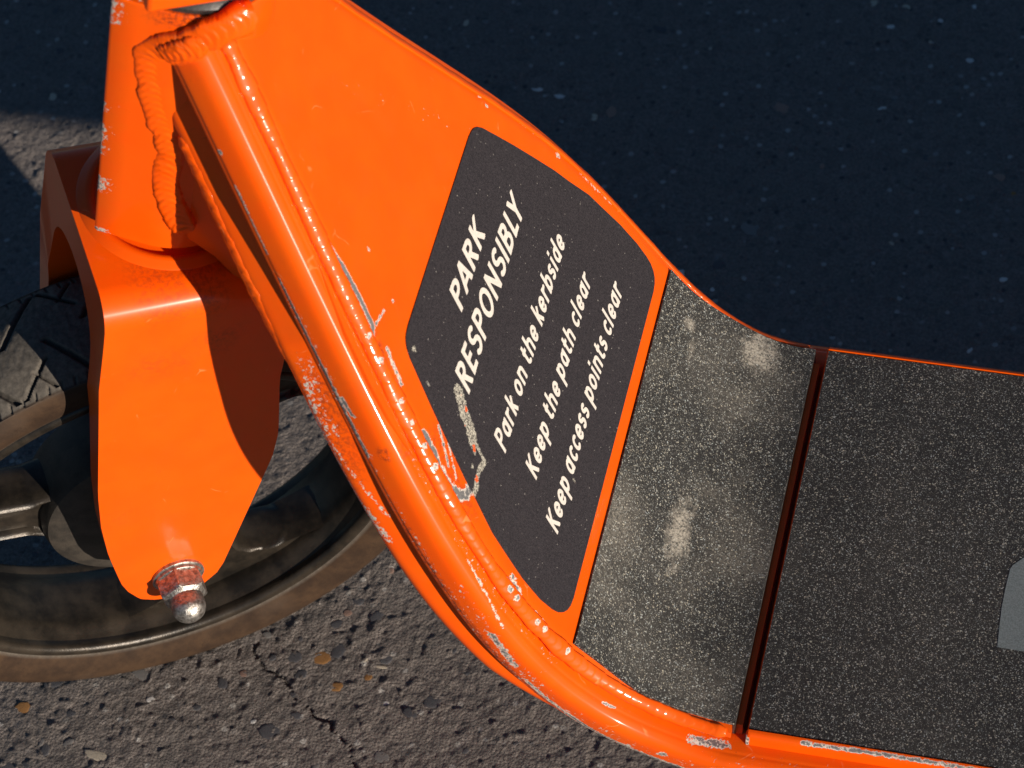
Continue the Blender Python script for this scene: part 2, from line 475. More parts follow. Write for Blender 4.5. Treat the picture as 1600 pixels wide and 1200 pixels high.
def build_stones():
    protos = []
    for k in range(7):
        rg = np.random.default_rng(100 + k)
        n = 11
        ang = np.linspace(0, 2 * np.pi, n, endpoint=False) + rg.uniform(-0.2, 0.2, n)
        rad = rg.uniform(0.78, 1.12, n)
        ring = lambda f, z: [(rad[i] * f * math.cos(ang[i]), rad[i] * f * math.sin(ang[i]), z + rg.uniform(-0.04, 0.04)) for i in range(n)]
        V = ring(0.72, 0.16) + ring(0.97, 0.05) + ring(1.0, -0.45) + [(0, 0, 0.19)]
        F = [(i, n + i, n + (i + 1) % n, (i + 1) % n) for i in range(n)]
        F += [(n + i, 2 * n + i, 2 * n + (i + 1) % n, n + (i + 1) % n) for i in range(n)]
        F += [(3 * n, i, (i + 1) % n) for i in range(n)]
        protos.append((V, F))
    meshes = {}
    def put(x, y, r, asp, rot, mi, k):
        if (k, mi) not in meshes:
            me = bpy.data.meshes.new('stone')
            me.from_pydata([tuple(v) for v in protos[k][0]], [], protos[k][1])
            me.shade_smooth(); me.materials.append(STONES[mi])
            meshes[(k, mi)] = me
        o = bpy.data.objects.new('stone', meshes[(k, mi)])
        COL.objects.link(o)
        o.parent = ground
        o.location = (x, y, ground_z(x, y) + 0.00005)
        o.rotation_euler = (random.uniform(-0.05, 0.05), random.uniform(-0.05, 0.05), rot)
        o.scale = (r, r * asp, min(r, 0.0032) * 0.26)
    # stones told apart in the photograph
    for x, y, r, asp, rot, mi in ((-0.3517, -0.0486, 0.0040, 0.85, 0.6, 2), (-0.3095, -0.0663, 0.0062, 0.42, -0.15, 3), (-0.3339, -0.0681, 0.0042, 0.5, 1.8, 0),
                                  (-0.3284, -0.0472, 0.0026, 0.8, 0.2, 0), (-0.2213, 0.0038, 0.0052, 0.75, 0.2, 2), (-0.2332, 0.0016, 0.0038, 0.8, 0.1, 0),
                                  (-0.2000, 0.0059, 0.0024, 0.4, 1.1, 3), (-0.1917, 0.0038, 0.0030, 0.3, 0.0, 3), (-0.1635, -0.0104, 0.0046, 0.8, 0.3, 0),
                                  (-0.2095, -0.0108, 0.0036, 0.7, 0.4, 2), (-0.3620, -0.0300, 0.0042, 0.7, 0.5, 0), (-0.3420, -0.0330, 0.0050, 0.5, 0.2, 0),
                                  (-0.1720, -0.0180, 0.0042, 0.7, -0.4, 0), (-0.2180, 0.0230, 0.0034, 0.7, 0.3, 0), (-0.2010, 0.0300, 0.0040, 0.8, 0.7, 0),
                                  (-0.1905, 0.0080, 0.0036, 0.7, 0.2, 0), (-0.2120, 0.0370, 0.0036, 0.6, 0.3, 0), (-0.2150, 0.0300, 0.0024, 0.8, 0.0, 4)):
        put(x, y, r, asp, rot, mi, random.randrange(7))
    placed = [(-0.3517, -0.0486), (-0.3095, -0.0663), (-0.2213, 0.0038), (-0.2332, 0.0016)]
    n = 0
    while n < 275:
        if n < 115:
            x = random.uniform(-0.44, -0.03); y = random.uniform(-0.11, 0.075)
        else:
            x = random.uniform(-0.52, 0.12); y = random.uniform(0.12, 0.50)
        if any((x - a) ** 2 + (y - b) ** 2 < 0.0085 ** 2 for a, b in placed):
            continue
        placed.append((x, y))
        r = min(0.0058, 0.0014 + random.expovariate(1 / 0.0013))
        mi = random.choices(range(6), (50, 28, 6, 5, 7, 3) if n < 115 else (20, 22, 6, 18, 6, 30))[0]
        if mi in (3, 5): r = min(r, 0.0024 if n < 115 else 0.0032)
        put(x, y, r, random.uniform(0.45, 0.95), random.uniform(0, math.pi), mi, random.randrange(7))
        n += 1
build_stones()

# ------------------------------------------------------------------ scooter: shared curves
scooter = bpy.data.objects.new('electric_scooter', None)
COL.objects.link(scooter)
scooter['label'] = 'orange electric scooter with black grip deck, warning sticker and scuffed paint'
scooter['category'] = 'scooter'

TAB = np.array([[0.0, -0.0046, 0.1637, 0.0978], [0.0155, -0.0208, 0.1666, 0.0968], [0.0311, -0.0346, 0.1733, 0.0969], [0.0466, -0.0466, 0.1827, 0.0977],
    [0.0621, -0.0571, 0.1939, 0.0985], [0.0777, -0.0663, 0.2063, 0.099], [0.0932, -0.0746, 0.2195, 0.0989], [0.1087, -0.0823, 0.2331, 0.0981],
    [0.1243, -0.0896, 0.2469, 0.0964], [0.1398, -0.0966, 0.2608, 0.0939], [0.1553, -0.1035, 0.2746, 0.0905], [0.1709, -0.1104, 0.2885, 0.0863],
    [0.1864, -0.1174, 0.3023, 0.0815], [0.2019, -0.1244, 0.3162, 0.0762], [0.2175, -0.1314, 0.33, 0.0705], [0.233, -0.1385, 0.3439, 0.0646],
    [0.2485, -0.1455, 0.3578, 0.0586], [0.2641, -0.1524, 0.3717, 0.0526], [0.2796, -0.1592, 0.3856, 0.0467], [0.2951, -0.1659, 0.3995, 0.0409],
    [0.3107, -0.1726, 0.4135, 0.0351], [0.3262, -0.1792, 0.4274, 0.0294], [0.3417, -0.1861, 0.4415, 0.0235]])
PX = np.polyfit(TAB[:, 0], TAB[:, 1], 6); PZ = np.polyfit(TAB[:, 0], TAB[:, 2], 6); PW = np.polyfit(TAB[:, 0], TAB[:, 3], 5)
S1 = 0.3417
def _ext(poly, s, flat=False, d0=None):
    s = np.asarray(s, float)
    v = np.polyval(poly, np.clip(s, 0, S1))
    v = v + np.where(s > S1, (s - S1) * np.polyval(np.polyder(poly), S1), 0)
    if d0 is not None:
        v = v + np.where(s < 0, s * d0, 0)
    return v
def cx(s): return _ext(PX, s, d0=-1.0)
def cz(s): return _ext(PZ, s, d0=0.0)
def cw(s): return _ext(PW, s, d0=0.0)
def frame(s):
    h = 0.004
    dx = cx(s + h) - cx(s - h); dz = cz(s + h) - cz(s - h)
    l = np.hypot(dx, dz)
    T = np.stack([dx / l, 0 * dx, dz / l], -1)
    N = np.stack([dz / l, 0 * dx, -dx / l], -1)
    return T, N
def on_plate(s, v, d=0.0):
    s = np.asarray(s, float); v = np.asarray(v, float)
    T, N = frame(s)
    return np.stack([cx(s), v, cz(s)], -1) + N * np.asarray(d)[..., None]

RHO = R(14)
AX = np.array([math.sin(RHO), 0, math.cos(RHO)])       # steering axis
E1 = np.array([math.cos(RHO), 0, -math.sin(RHO)])      # rearward, square to the axis
EY = np.array([0, 1.0, 0])
HB = np.array([-0.2353, 0.0, 0.3332])                  # head tube, bottom centre
PSI = 0.57612                                          # steering turned to the left
CW = np.array([-0.28163, 0.0, 0.13290])                # front wheel centre
FX = E1 * math.cos(PSI) + EY * math.sin(PSI)
FY = EY * math.cos(PSI) - E1 * math.sin(PSI)
def fork_pt(p):
    p = np.asarray(p, float)
    return CW + p[..., 0:1] * FX + p[..., 1:2] * FY + p[..., 2:3] * AX

# ------------------------------------------------------------------ neck plate
def build_plate():
    ns, nv = 420, 150
    s = np.linspace(-0.0002, 0.352, ns)
    f = np.linspace(-1, 1, nv)
    S, Fv = np.meshgrid(s, f, indexing='ij')
    W = cw(S) - 0.0004
    V = Fv * W
    # edges roll gently down into the welds
    edge = np.clip((np.abs(V) - (W - 0.006)) / 0.006, 0, 1)
    top = on_plate(S.ravel(), V.ravel(), (-0.0016 * edge.ravel() ** 2))
    bot = on_plate(S.ravel(), V.ravel(), np.full(S.size, -0.005))
    n = S.size
    F = grid_faces(ns, nv)
    G = grid_faces(ns, nv, off=n, flip=True)
    side = []
    for i in range(ns - 1):
        for j in (0, nv - 1):
            a, b = i * nv + j, (i + 1) * nv + j
            side.append((a, b, b + n, a + n) if j == 0 else (b, a, a + n, b + n))
    for j in range(nv - 1):
        for i in (0, ns - 1):
            a, b = i * nv + j, i * nv + j + 1
            side.append((b, a, a + n, b + n) if i == 0 else (a, b, b + n, a + n))
    P = np.stack([S.ravel(), V.ravel()], 1)
    M = [([[0.266, -0.0497], [0.2514, -0.0530], [0.2412, -0.0564], [0.2325, -0.0600]], 0.0011, 1.25),
         ([[0.2316, -0.0605], [0.2294, -0.0633], [0.2306, -0.0656]], 0.0009, 1.2), ([[0.2310, -0.0600], [0.2288, -0.0509]], 0.0008, 0.9),
         ([[0.2212, -0.0626], [0.2143, -0.0662], [0.2083, -0.0689]], 0.0012, 0.80),
         ([[0.1893, -0.0766], [0.1806, -0.0789], [0.1754, -0.0824]], 0.0014, 1.15),
         ([[0.1740, -0.0830], [0.1680, -0.0850], [0.1600, -0.0842], [0.1571, -0.0815], [0.1562, -0.0772]], 0.0026, 0.95),
         ([[0.183, -0.0689], [0.1770, -0.0735], [0.171, -0.079]], 0.0009, 0.85), ([[0.1754, -0.0706], [0.165, -0.080]], 0.0008, 0.75),
         ([[0.1917, 0.0788], [0.1826, 0.0815], [0.1751, 0.0838]], 0.0014, 0.98), ([[0.1618, 0.0850]], 0.0018, 0.85),
         ([[0.2152, 0.0685]], 0.0018, 0.72), ([[0.2105, 0.0676]], 0.0015, 0.72), ([[0.1186, -0.0925], [0.1120, -0.0950]], 0.0020, 0.80),
         ([[0.1000, -0.0965], [0.0934, -0.0970]], 0.0018, 0.8), ([[0.246, -0.036]], 0.0010, 0.9), ([[0.226, -0.044]], 0.0009, 0.85),
         ([[0.036, 0.0965], [0.0190, 0.0968]], 0.0016, 0.78), ([[0.145, 0.0895], [0.12, 0.094]], 0.001, 0.6), ([[0.3, -0.0], [0.2, 0.06]], 0.004, 0.28)]
    w = wear_field(P, M)
    g = wear_field(P, [([[0.2299, -0.064], [0.2197, -0.069]], 0.003, 0.8), ([[0.2058, -0.075], [0.1983, -0.0775]], 0.003, 0.7),
                       ([[0.352, -0.02], [0.345, 0.02]], 0.008, 0.55), ([[0.18, -0.075], [0.155, -0.085]], 0.006, 0.4)])
    o = obj('neck_plate', np.vstack([top, bot]), F + G + side, ORANGE, scooter, attrs={'wear': np.concatenate([w, 0 * w]), 'grime': np.concatenate([g, 0 * g])})
    return o
neck_plate = build_plate()

# ------------------------------------------------------------------ side rails
def rail_depth(s):
    return np.interp(s, [0.04, 0.13], [-0.0160, -0.0130])

def build_rail(side):
    s = np.concatenate([np.linspace(0.3548, -0.12, 560 if side < 0 else 190), np.linspace(-0.125, -0.56, 40)])
    T, N = frame(s)
    v = side * (np.maximum(cw(s), 0.0228) + 0.0005)
    path = np.stack([cx(s), v, cz(s)], -1) + N * (rail_depth(s) - (0.0032 if side > 0 else 0.0))[:, None]
    Tn = np.gradient(path, axis=0); Tn /= np.linalg.norm(Tn, axis=1)[:, None]
    B = np.cross(N, Tn) * 1.0
    B /= np.linalg.norm(B, axis=1)[:, None]
    B = np.where((B[:, 1:2] * side) > 0, B, -B)          # outward
    A = np.cross(B, Tn); A = np.where((A * N).sum(1)[:, None] > 0, A, -A)
    m = 120
    ang = np.linspace(0, 2 * np.pi, m, endpoint=False)   # 0 = outward, 90 = up
    deg = np.degrees(ang)
    ph_ = np.radians(deg + 9)
    r = 0.0095 / (np.abs(np.cos(ph_)) ** 3.3 + np.abs(np.sin(ph_)) ** 3.3) ** (1 / 3.3)
    r += 0.00010 * np.exp(-((deg - 43) / 3.0) ** 2)
    r -= 0.00022 * np.exp(-((deg - 62) / 3.2) ** 2)
    r -= 0.00030 * np.exp(-((deg - 322) / 3) ** 2)
    prof = np.stack([r * np.cos(ang), r * np.sin(ang)], 1)
    if side > 0:
        prof = prof[::-1]
    V, F = sweep(path, (B, A), prof)
    if side < 0:
        dd = deg
        SS = np.repeat(s, m); DD = np.tile(np.where(dd > 180, dd - 360, dd), len(s)) * 0.0106 * math.pi / 180
        P = np.stack([SS, DD], 1)
        k = 0.0106 * math.pi / 180
        M = [([[0.262, -34 * k], [0.235, -33 * k], [0.205, -30 * k], [0.192, -30 * k]], 0.0010, 1.0),
             ([[0.215, -20 * k], [0.209, -16 * k]], 0.0012, 1.0), ([[0.208, -10 * k]], 0.001, 0.8),
             ([[0.106, 5 * k], [0.098, 2 * k], [0.088, -8 * k]], 0.0026, 0.80), ([[0.078, -20 * k], [0.066, -24 * k], [0.050, -27 * k]], 0.0016, 0.80),
             ([[0.054, -32 * k], [0.036, -35 * k], [0.015, -35 * k], [-0.05, -35 * k]], 0.0020, 0.92), ([[0.050, 62 * k], [0.044, 66 * k]], 0.0008, 0.85),
             ([[0.140, 60 * k], [0.120, 50 * k], [0.108, 38 * k]], 0.0007, 0.72), ([[0.030, -20 * k]], 0.002, 0.75), ([[0.020, 0], [0.019, 12 * k]], 0.0016, 0.85),
             ([[0.012, 70 * k], [0.006, 74 * k], [0.001, 80 * k]], 0.0025, 0.82), ([[0.298, -30 * k], [0.272, -33 * k]], 0.0009, 0.75), ([[0.310, -28 * k]], 0.0014, 0.9),
             ([[0.19, 20 * k]], 0.0014, 0.55), ([[0.25, -30 * k], [0.18, -28 * k], [0.05, -30 * k]], 0.0035, 0.42), ([[0.13, 10 * k], [0.07, -5 * k], [0.0, 0]], 0.005, 0.40), ([[0.25, 75 * k], [0.08, 75 * k]], 0.004, 0.36), ([[0.35, 0], [0.03, 0]], 0.02, 0.18), ([[-0.0, 30 * k], [-0.2, 30 * k]], 0.01, 0.35),
             ([[0.245, 92 * k], [0.222, 92 * k]], 0.0006, 0.7), ([[0.165, 95 * k], [0.150, 95 * k]], 0.0012, 0.8), ([[0.132, 100 * k]], 0.002, 0.9),
             ([[0.118, 95 * k], [0.112, 98 * k]], 0.0018, 0.95), ([[0.095, 92 * k]], 0.0014, 0.85)]
        w = wear_field(P, M)
        g = wear_field(P, [([[0.192, 15 * k]], 0.0024, 0.9), ([[0.19, 70 * k]], 0.004, 0.6), ([[0.23, 100 * k], [0.195, 100 * k]], 0.003, 0.6), ([[0.16, -38 * k], [0.05, -40 * k]], 0.003, 0.75)])
    else:
        w = np.zeros(len(V)); g = np.zeros(len(V))
    o = obj('side_rail', V, F, ORANGE, scooter, attrs={'wear': w, 'grime': g}, sharp=60)
    return o
rail_near = build_rail(-1)
rail_near['label'] = 'scuffed near side rail with chipped orange paint'
rail_far = build_rail(1)

# ------------------------------------------------------------------ belly box under the plate
def build_belly():
    s = np.linspace(-0.004, 0.362, 250)
    m = []
    for q in np.linspace(0, 1, 16): m.append((-1, -0.004 - q * 0.0315))
    for q in np.linspace(0, 90, 7)[1:]: m.append((-1, -0.0355 - 0.0065 * math.sin(R(q)), 0.0065 * (1 - math.cos(R(q)))))
    half = m
    prof = [(p[0], p[1], p[2] if len(p) > 2 else 0.0) for p in half]
    prof = prof + [(-a, b, c) for a, b, c in prof[::-1]]
    T, N = frame(s)
    hw = cw(s) - 0.0008
    V = []
    for i, si in enumerate(s):
        base = np.array([cx(si), 0, cz(si)])
        for a, d, ins in prof:
            q = min(1, max(0, (-d - 0.004) / 0.0315))
            vo = float(np.interp(si, [0.0, 0.10, 0.17, 0.205, 0.240, 0.268, 0.292], [0.002, 0.003, 0.0050, 0.0082, 0.0078, 0.0035, -0.0008]))
            vo = vo if a < 0 else -0.0008
            top_in = float(np.interp(si, [0.0, 0.14, 0.19, 0.22], [0.0075, 0.0070, 0.0020, 0.0]))
            fl = top_in * (1 - q) ** 1.4
            d = d * (1 - 17 * max(vo, 0)) * float(np.interp(si, [0.0, 0.08], [0.64, 1.0]))
            p = base + N[i] * d
            y = hw[i] + 0.0008 + vo - ins - fl
            # shrink inside the head tube where the box is cut against it
            kx = np.clip((p[0] + 0.2165) / 0.004, 0, 1)
            y = min(y, 0.024 + (y - 0.024) * kx) if y > 0.024 else y
            p[1] = a * y
            V.append(p)
    V = np.array(V)
    n, mm = len(s), len(prof)
    F = grid_faces(n, mm, closed_c=True, flip=True)
    F.append(tuple(range(mm))); F.append(tuple((n - 1) * mm + k for k in range(mm))[::-1])
    SS = np.repeat(s, mm); D = np.tile([p[1] for p in prof], n); sd = np.tile([p[0] for p in prof], n)
    P = np.stack([SS, D], 1)
    M = [([[0.225, -0.034], [0.205, -0.040], [0.180, -0.041], [0.155, -0.036]], 0.0030, 0.62), ([[0.232, -0.030], [0.205, -0.034]], 0.006, 0.47), ([[0.205, -0.038], [0.165, -0.030]], 0.0016, 0.6),
         ([[0.20, -0.0415], [0.05, -0.0415]], 0.0010, 0.62)]
    w = wear_field(P, M) * (sd < 0)
    g = wear_field(P, [([[0.22, -0.03], [0.19, -0.04]], 0.010, 0.5)]) * (sd < 0)
    return obj('belly_box', V, F, ORANGE, scooter, attrs={'wear': w, 'grime': g})
belly = build_belly()

# gusset plate between belly and head tube
def build_gusset():
    poly = [(-0.2300, 0.3480), (-0.2193, 0.3346), (-0.2110, 0.3270), (-0.2022, 0.3126), (-0.1960, 0.2990), (-0.1880, 0.3040), (-0.1990, 0.3420), (-0.2100, 0.3800), (-0.2250, 0.3800)]
    V, F = prism(poly, -0.0262, 0.0262)
    return obj('gusset', V, [f[::-1] for f in F], ORANGE, scooter, bevel=0.001)
build_gusset()

# ------------------------------------------------------------------ weld beads
def bead(pts, normal_fn, half_w, height, pitch, name='weld_bead', step=0.0004, parent=None, slant=1.0, marks=None, seed=0, soft=1.0, rip=0.0, taper=0.004, skirt=0.0):
    path = smooth_path(pts, step)
    n = len(path)
    T = np.gradient(path, axis=0); T /= np.linalg.norm(T, axis=1)[:, None]
    Nn = np.array([normal_fn(p) for p in path]); Nn -= T * (Nn * T).sum(1)[:, None]; Nn /= np.linalg.norm(Nn, axis=1)[:, None]
    B = np.cross(T, Nn)
    u = np.linspace(-1, 1, 13)
    rg = np.random.default_rng(seed)
    d = np.arange(n) * step
    cells = int(d[-1] / pitch) + 3
    jit = rg.uniform(-0.25, 0.25, cells + 4); amp = rg.uniform(0.7, 1.25, cells + 4); wj = rg.uniform(-0.1, 0.1, cells + 4)
    wl = np.interp(d, np.linspace(0, d[-1] + 1e-9, 40), rg.normal(1.0, 0.07, 40)); hl = np.interp(d, np.linspace(0, d[-1] + 1e-9, 50), rg.normal(1.0, 0.10, 50))
    V = []
    for i in range(n):
        tp = min(1.0, (d[i] + 0.0008) / 0.004, (d[-1] - d[i] + 0.0008) / taper) ** 0.5
        row = []
        for uu in u:
            ph = d[i] / pitch + slant * (1 - uu * uu) * 1.0 + 1.0
            k = int(ph); fr = ph - k + jit[k] * 0.3
            saw = max(0.0, 1 - min(1.0, fr)) ** 1.2
            ww = tp * half_w * wl[i] * (1 + 0.6 * wj[k] + 0.06 * (saw - 0.5))
            hh = tp * height * hl[i] * (max(0, 1 - uu * uu)) ** 0.6 * ((0.80 + soft * 0.26 * amp[k] * saw) if rip == 0 else (1 - rip + rip * amp[k] * saw)) - 0.0006
            row.append(path[i] + B[i] * uu * ww + Nn[i] * hh)
        sk = max(half_w * 0.6, skirt); sw_ = 0.95 if skirt else 0.6
        row.append(path[i] + B[i] * half_w * sw_ - Nn[i] * sk)
        row.append(path[i] - B[i] * half_w * sw_ - Nn[i] * sk)
        V.append(row)
    V = np.array(V).reshape(-1, 3)
    m = 15
    F = grid_faces(n, m, closed_c=True, flip=True)
    F.append(tuple(range(m))); F.append(tuple((n - 1) * m + k for k in range(m))[::-1])
    w = wear_field(V, marks) if marks else np.zeros(len(V))
    o = obj(name, V, F, ORANGE, parent or scooter, sharp=0, attrs={'wear': w})
    return o

for side in (-1, 1):
    ss = np.linspace(0.0015, 0.3445, 60)
    pts = on_plate(ss, side * (cw(ss) + 0.0002), np.full(60, -0.0012))
    rg = np.random.default_rng(5 + side)
    marks = [([on_plate(np.array([a]), np.array([side * float(cw(a))]), np.array([0.0]))[0]], 0.0016, st) for a, st in
             ((0.232, 0.75), (0.222, 0.8), (0.206, 0.7), (0.197, 0.75), (0.187, 0.8), (0.178, 0.85), (0.118, 0.9), (0.113, 0.9), (0.098, 0.92), (0.093, 0.9), (0.078, 0.8), (0.28, 0.65))]
    bead(pts, lambda p: np.array([0.62, side * 0.55, 0.56]), 0.0031, 0.0017 if side < 0 else 0.0011, 0.0040, step=0.00045 if side < 0 else 0.0012, slant=side * -0.8,
         marks=marks if side < 0 else None, seed=3 + side, soft=0.36)

NFACE = np.array([0.12, -0.98, 0.15])
bead([(-0.1745, -0.0240, 0.4570), (-0.1850, -0.0310, 0.4548), (-0.1960, -0.0328, 0.4494), (-0.2060, -0.0320, 0.4446), (-0.2135, -0.0306, 0.4395), (-0.2162, -0.0300, 0.4320),
      (-0.2170, -0.0300, 0.4200), (-0.2172, -0.0300, 0.4040), (-0.2160, -0.0300, 0.3890), (-0.2185, -0.0300, 0.3800), (-0.2208, -0.0300, 0.3720), (-0.2212, -0.0300, 0.3600), (-0.2195, -0.0300, 0.3490), (-0.2170, -0.0296, 0.3430)],
     lambda p: NFACE, 0.0052, 0.0014, 0.0033, slant=1.5, seed=8, rip=0.42, skirt=0.011, marks=[([(-0.2190, -0.0325, 0.3590), (-0.2180, -0.0325, 0.3560)], 0.0012, 0.85)])
bead([(-0.1915, -0.0335, 0.4505), (-0.1990, -0.0345, 0.4462), (-0.2050, -0.0335, 0.4430), (-0.2100, -0.0312, 0.4400)], lambda p: NFACE, 0.0046, 0.0016, 0.0031, slant=1.3, seed=19, rip=0.4, skirt=0.006, taper=0.003)
def on_belly_low(s):
    s = np.asarray(s, float)
    T, N = frame(s)
    vo = np.interp(s, [0.205, 0.240, 0.268, 0.292], [0.0082, 0.0078, 0.0035, -0.0008])
    return np.stack([cx(s), -(cw(s) + vo - 0.0012), cz(s)], -1) + N * (-0.0398 * (1 - 17 * np.maximum(vo, 0)))[:, None]
bead(on_belly_low(np.linspace(0.314, 0.232, 18)), lambda p: np.array([-0.35, -0.85, -0.05]), 0.0030, 0.0014, 0.0042, slant=1.2, seed=12, soft=0.5, taper=0.03)

# ------------------------------------------------------------------ head tube
def build_head():
    plan = []
    hw = 0.030
    for q in np.linspace(-90, 90, 37): plan.append((hw * math.cos(R(q)), hw * math.sin(R(q))))
    plan += [(-0.010, hw), (-0.0188, hw), (-0.0200, hw - 0.0008), (-0.0200, 0.0), (-0.0200, -hw + 0.0008), (-0.0188, -hw), (-0.010, -hw)]
    plan = np.array(plan)
    hs = np.concatenate([[0, 0.0006], np.linspace(0.002, 0.128, 64), [0.1300, 0.1306]])
    V = []
    for h in hs:
        k = 0.0006 if h in (hs[0], hs[-1]) else 0.0
        for a, b in plan:
            sc = 1 - k / 0.03
            V.append(HB + E1 * a * sc + EY * b * sc + AX * h)
    n, m = len(hs), len(plan)
    F = grid_faces(n, m, closed_c=True, flip=False)
    F.append(tuple(range(m))[::-1]); F.append(tuple((n - 1) * m + k for k in range(m)))
    V = np.array(V)
    q = V - HB
    P = np.stack([q @ E1, q @ EY, q @ AX], 1)
    c = (-0.0197, -0.0297)
    M = [([(c[0], c[1], 0.118), (c[0], c[1], 0.14)], 0.0022, 0.66), ([(c[0], c[1], 0.045), (c[0], c[1], 0.062)], 0.0010, 0.95), ([(c[0], c[1], 0.025), (c[0], c[1], 0.032)], 0.0014, 0.95),
         ([(c[0], c[1], 0.070), (c[0], c[1], 0.075)], 0.001, 0.9), ([(c[0], c[1], 0.0), (c[0] + 0.002, c[1], 0.001)], 0.0018, 1.1), ([(c[0], c[1], 0.095)], 0.001, 0.9)]
    g = wear_field(P, [([(0.0, -0.03, 0.128), (0.02, -0.025, 0.128)], 0.004, 0.7)])
    return obj('head_tube', V, F, ORANGE, scooter, attrs={'wear': wear_field(P, M), 'grime': g})
head = build_head()

# ------------------------------------------------------------------ fork
def build_fork():
    xl = lambda a: np.interp(a, [-0.0190, -0.0180, -0.0150, -0.0094, 0.0020, 0.0275, 0.050, 0.075, 0.110, 0.150, 0.176, 0.198], [-0.004, -0.0090, -0.0150, -0.0200, -0.0250, -0.0317, -0.0358, -0.0382, -0.0395, -0.0410, -0.0404, -0.0402])
    xr = lambda a: np.interp(a, [-0.0190, -0.0180, -0.0150, -0.0043, 0.0200, 0.050, 0.078, 0.095, 0.134, 0.170, 0.198], [0.004, 0.0080, 0.0112, 0.0192, 0.0240, 0.0298, 0.0352, 0.0362, 0.0330, 0.0350, 0.0380])
    top = 0.1985
    on, of = 0.0465, 0.0400
    rb = 0.013
    out, inn = [], []
    N1, N2, N3 = 40, 12, 12
    la = np.concatenate([-0.0190 + 0.006 * np.linspace(0, 1, 12)[:-1] ** 1.6, np.linspace(-0.013, top - rb, N1 - 11)])
    thick = lambda a: np.interp(a, [-0.02, 0.03, 0.10, 0.16], [0.0075, 0.0085, 0.0125, 0.0165])
    oy = lambda a, o, o0: np.interp(a, [0.0, 0.185], [o0, o])
    ia_top = 0.158
    for a in la:
        out.append((-oy(a, on, 0.0500), a))
        ai = min(a, a if a < 0.12 else 0.12 + (a - 0.12) * 0.45)
        inn.append((-oy(ai, on, 0.0500) + thick(ai), ai))
    i0 = inn[-1]
    for q in np.linspace(0, 90, N2 + 1)[1:]:
        out.append((-on + rb - rb * math.cos(R(q)), top - rb + rb * math.sin(R(q))))
        inn.append(None)
    for q in np.linspace(0, 1, N3 + 1)[1:-1]:
        out.append((-on + rb + q * (on + of - 2 * rb), top)); inn.append(None)
    for q in np.linspace(90, 0, N2 + 1)[:-1]:
        out.append((of - rb + rb * math.cos(R(q)), top - rb + rb * math.sin(R(q)))); inn.append(None)
    j1 = (of - thick(0.145), i0[1])
    gap = [k for k, v in enumerate(inn) if v is None]
    arch_c = ((i0[0] + j1[0]) / 2, i0[1]); arx = (j1[0] - i0[0]) / 2; ary = 0.178 - i0[1]
    for k, idx in enumerate(gap):
        q = math.pi * (k + 1) / (len(gap) + 1)
        inn[idx] = (arch_c[0] - arx * math.cos(q), arch_c[1] + ary * math.sin(q) ** 0.8)
    for a in la[::-1]:
        out.append((oy(a, of, 0.0460), a))
        ai = a if a < 0.12 else 0.12 + (a - 0.12) * 0.45
        inn.append((oy(ai, of, 0.0460) - thick(ai), ai))
    out = np.array(out); inn = np.array(inn)
    nc = 16
    t = np.linspace(0, 1, nc)
    V = []
    for arr in (out, inn):
        for (y, a), (yo, ao) in zip(arr, out):
            aa = min(ao, top)
            L, Rr = float(xl(aa)), float(xr(aa))
            for q in t:
                V.append((L + (Rr - L) * q, y, a))
    n = len(out); m = nc
    off = n * m
    F = grid_faces(n, m, flip=False) + grid_faces(n, m, off=off, flip=True)
    for i in range(n - 1):
        F.append((i * m, (i + 1) * m, off + (i + 1) * m, off + i * m))
        F.append(((i + 1) * m + m - 1, i * m + m - 1, off + i * m + m - 1, off + (i + 1) * m + m - 1))
    for j in range(m - 1):
        F.append((j + 1, j, off + j, off + j + 1))
        k = (n - 1) * m
        F.append((k + j, k + j + 1, off + k + j + 1, off + k + j))
    A_ = np.array(V)
    g = wear_field(A_[:, [0, 2]], [([[-0.024, 0.160], [-0.012, 0.158]], 0.007, 0.30), ([[0.000, 0.170], [0.006, 0.169]], 0.006, 0.28), ([[-0.028, 0.055]], 0.006, 0.25), ([[-0.02, 0.195], [0.0, 0.195]], 0.008, 0.30)]) * (A_[:, 1] < 0)
    return obj('fork', fork_pt(A_), F, ORANGE, scooter, sharp=40, bevel=0.0011, attrs={'grime': g})
fork = build_fork()
import bmesh
for ob_ in list(COL.objects):
    if ob_.type == 'MESH' and ob_.name != 'ground' and not ob_.name.startswith('stone'):
        bm_ = bmesh.new(); bm_.from_mesh(ob_.data); bmesh.ops.recalc_face_normals(bm_, faces=bm_.faces); bm_.to_mesh(ob_.data); bm_.free()

def fork_lathe(name, prof, seg, parent, mat, axis='a', centre=(0, 0, 0), sharp=30, capped=True):
    """prof (r, h) revolved round the steering axis ('a') or the axle ('y')"""
    th = np.linspace(0, 2 * np.pi, seg, endpoint=False)
    V = []
    for t in th:
        for r, h in prof:
            if axis == 'a':
                V.append((centre[0] + r * math.cos(t), centre[1] + r * math.sin(t), centre[2] + h))
            else:
                V.append((centre[0] + r * math.cos(t), centre[1] + h, centre[2] + r * math.sin(t)))
    F = grid_faces(seg, len(prof), closed_r=True)
    V = fork_pt(np.array(V))
    o = obj(name, V, F, mat, parent, sharp=sharp)
    bm = bmesh.new(); bm.from_mesh(o.data)
    bmesh.ops.remove_doubles(bm, verts=bm.verts, dist=1e-6)
    bmesh.ops.recalc_face_normals(bm, faces=bm.faces); bm.to_mesh(o.data); bm.free()
    return o

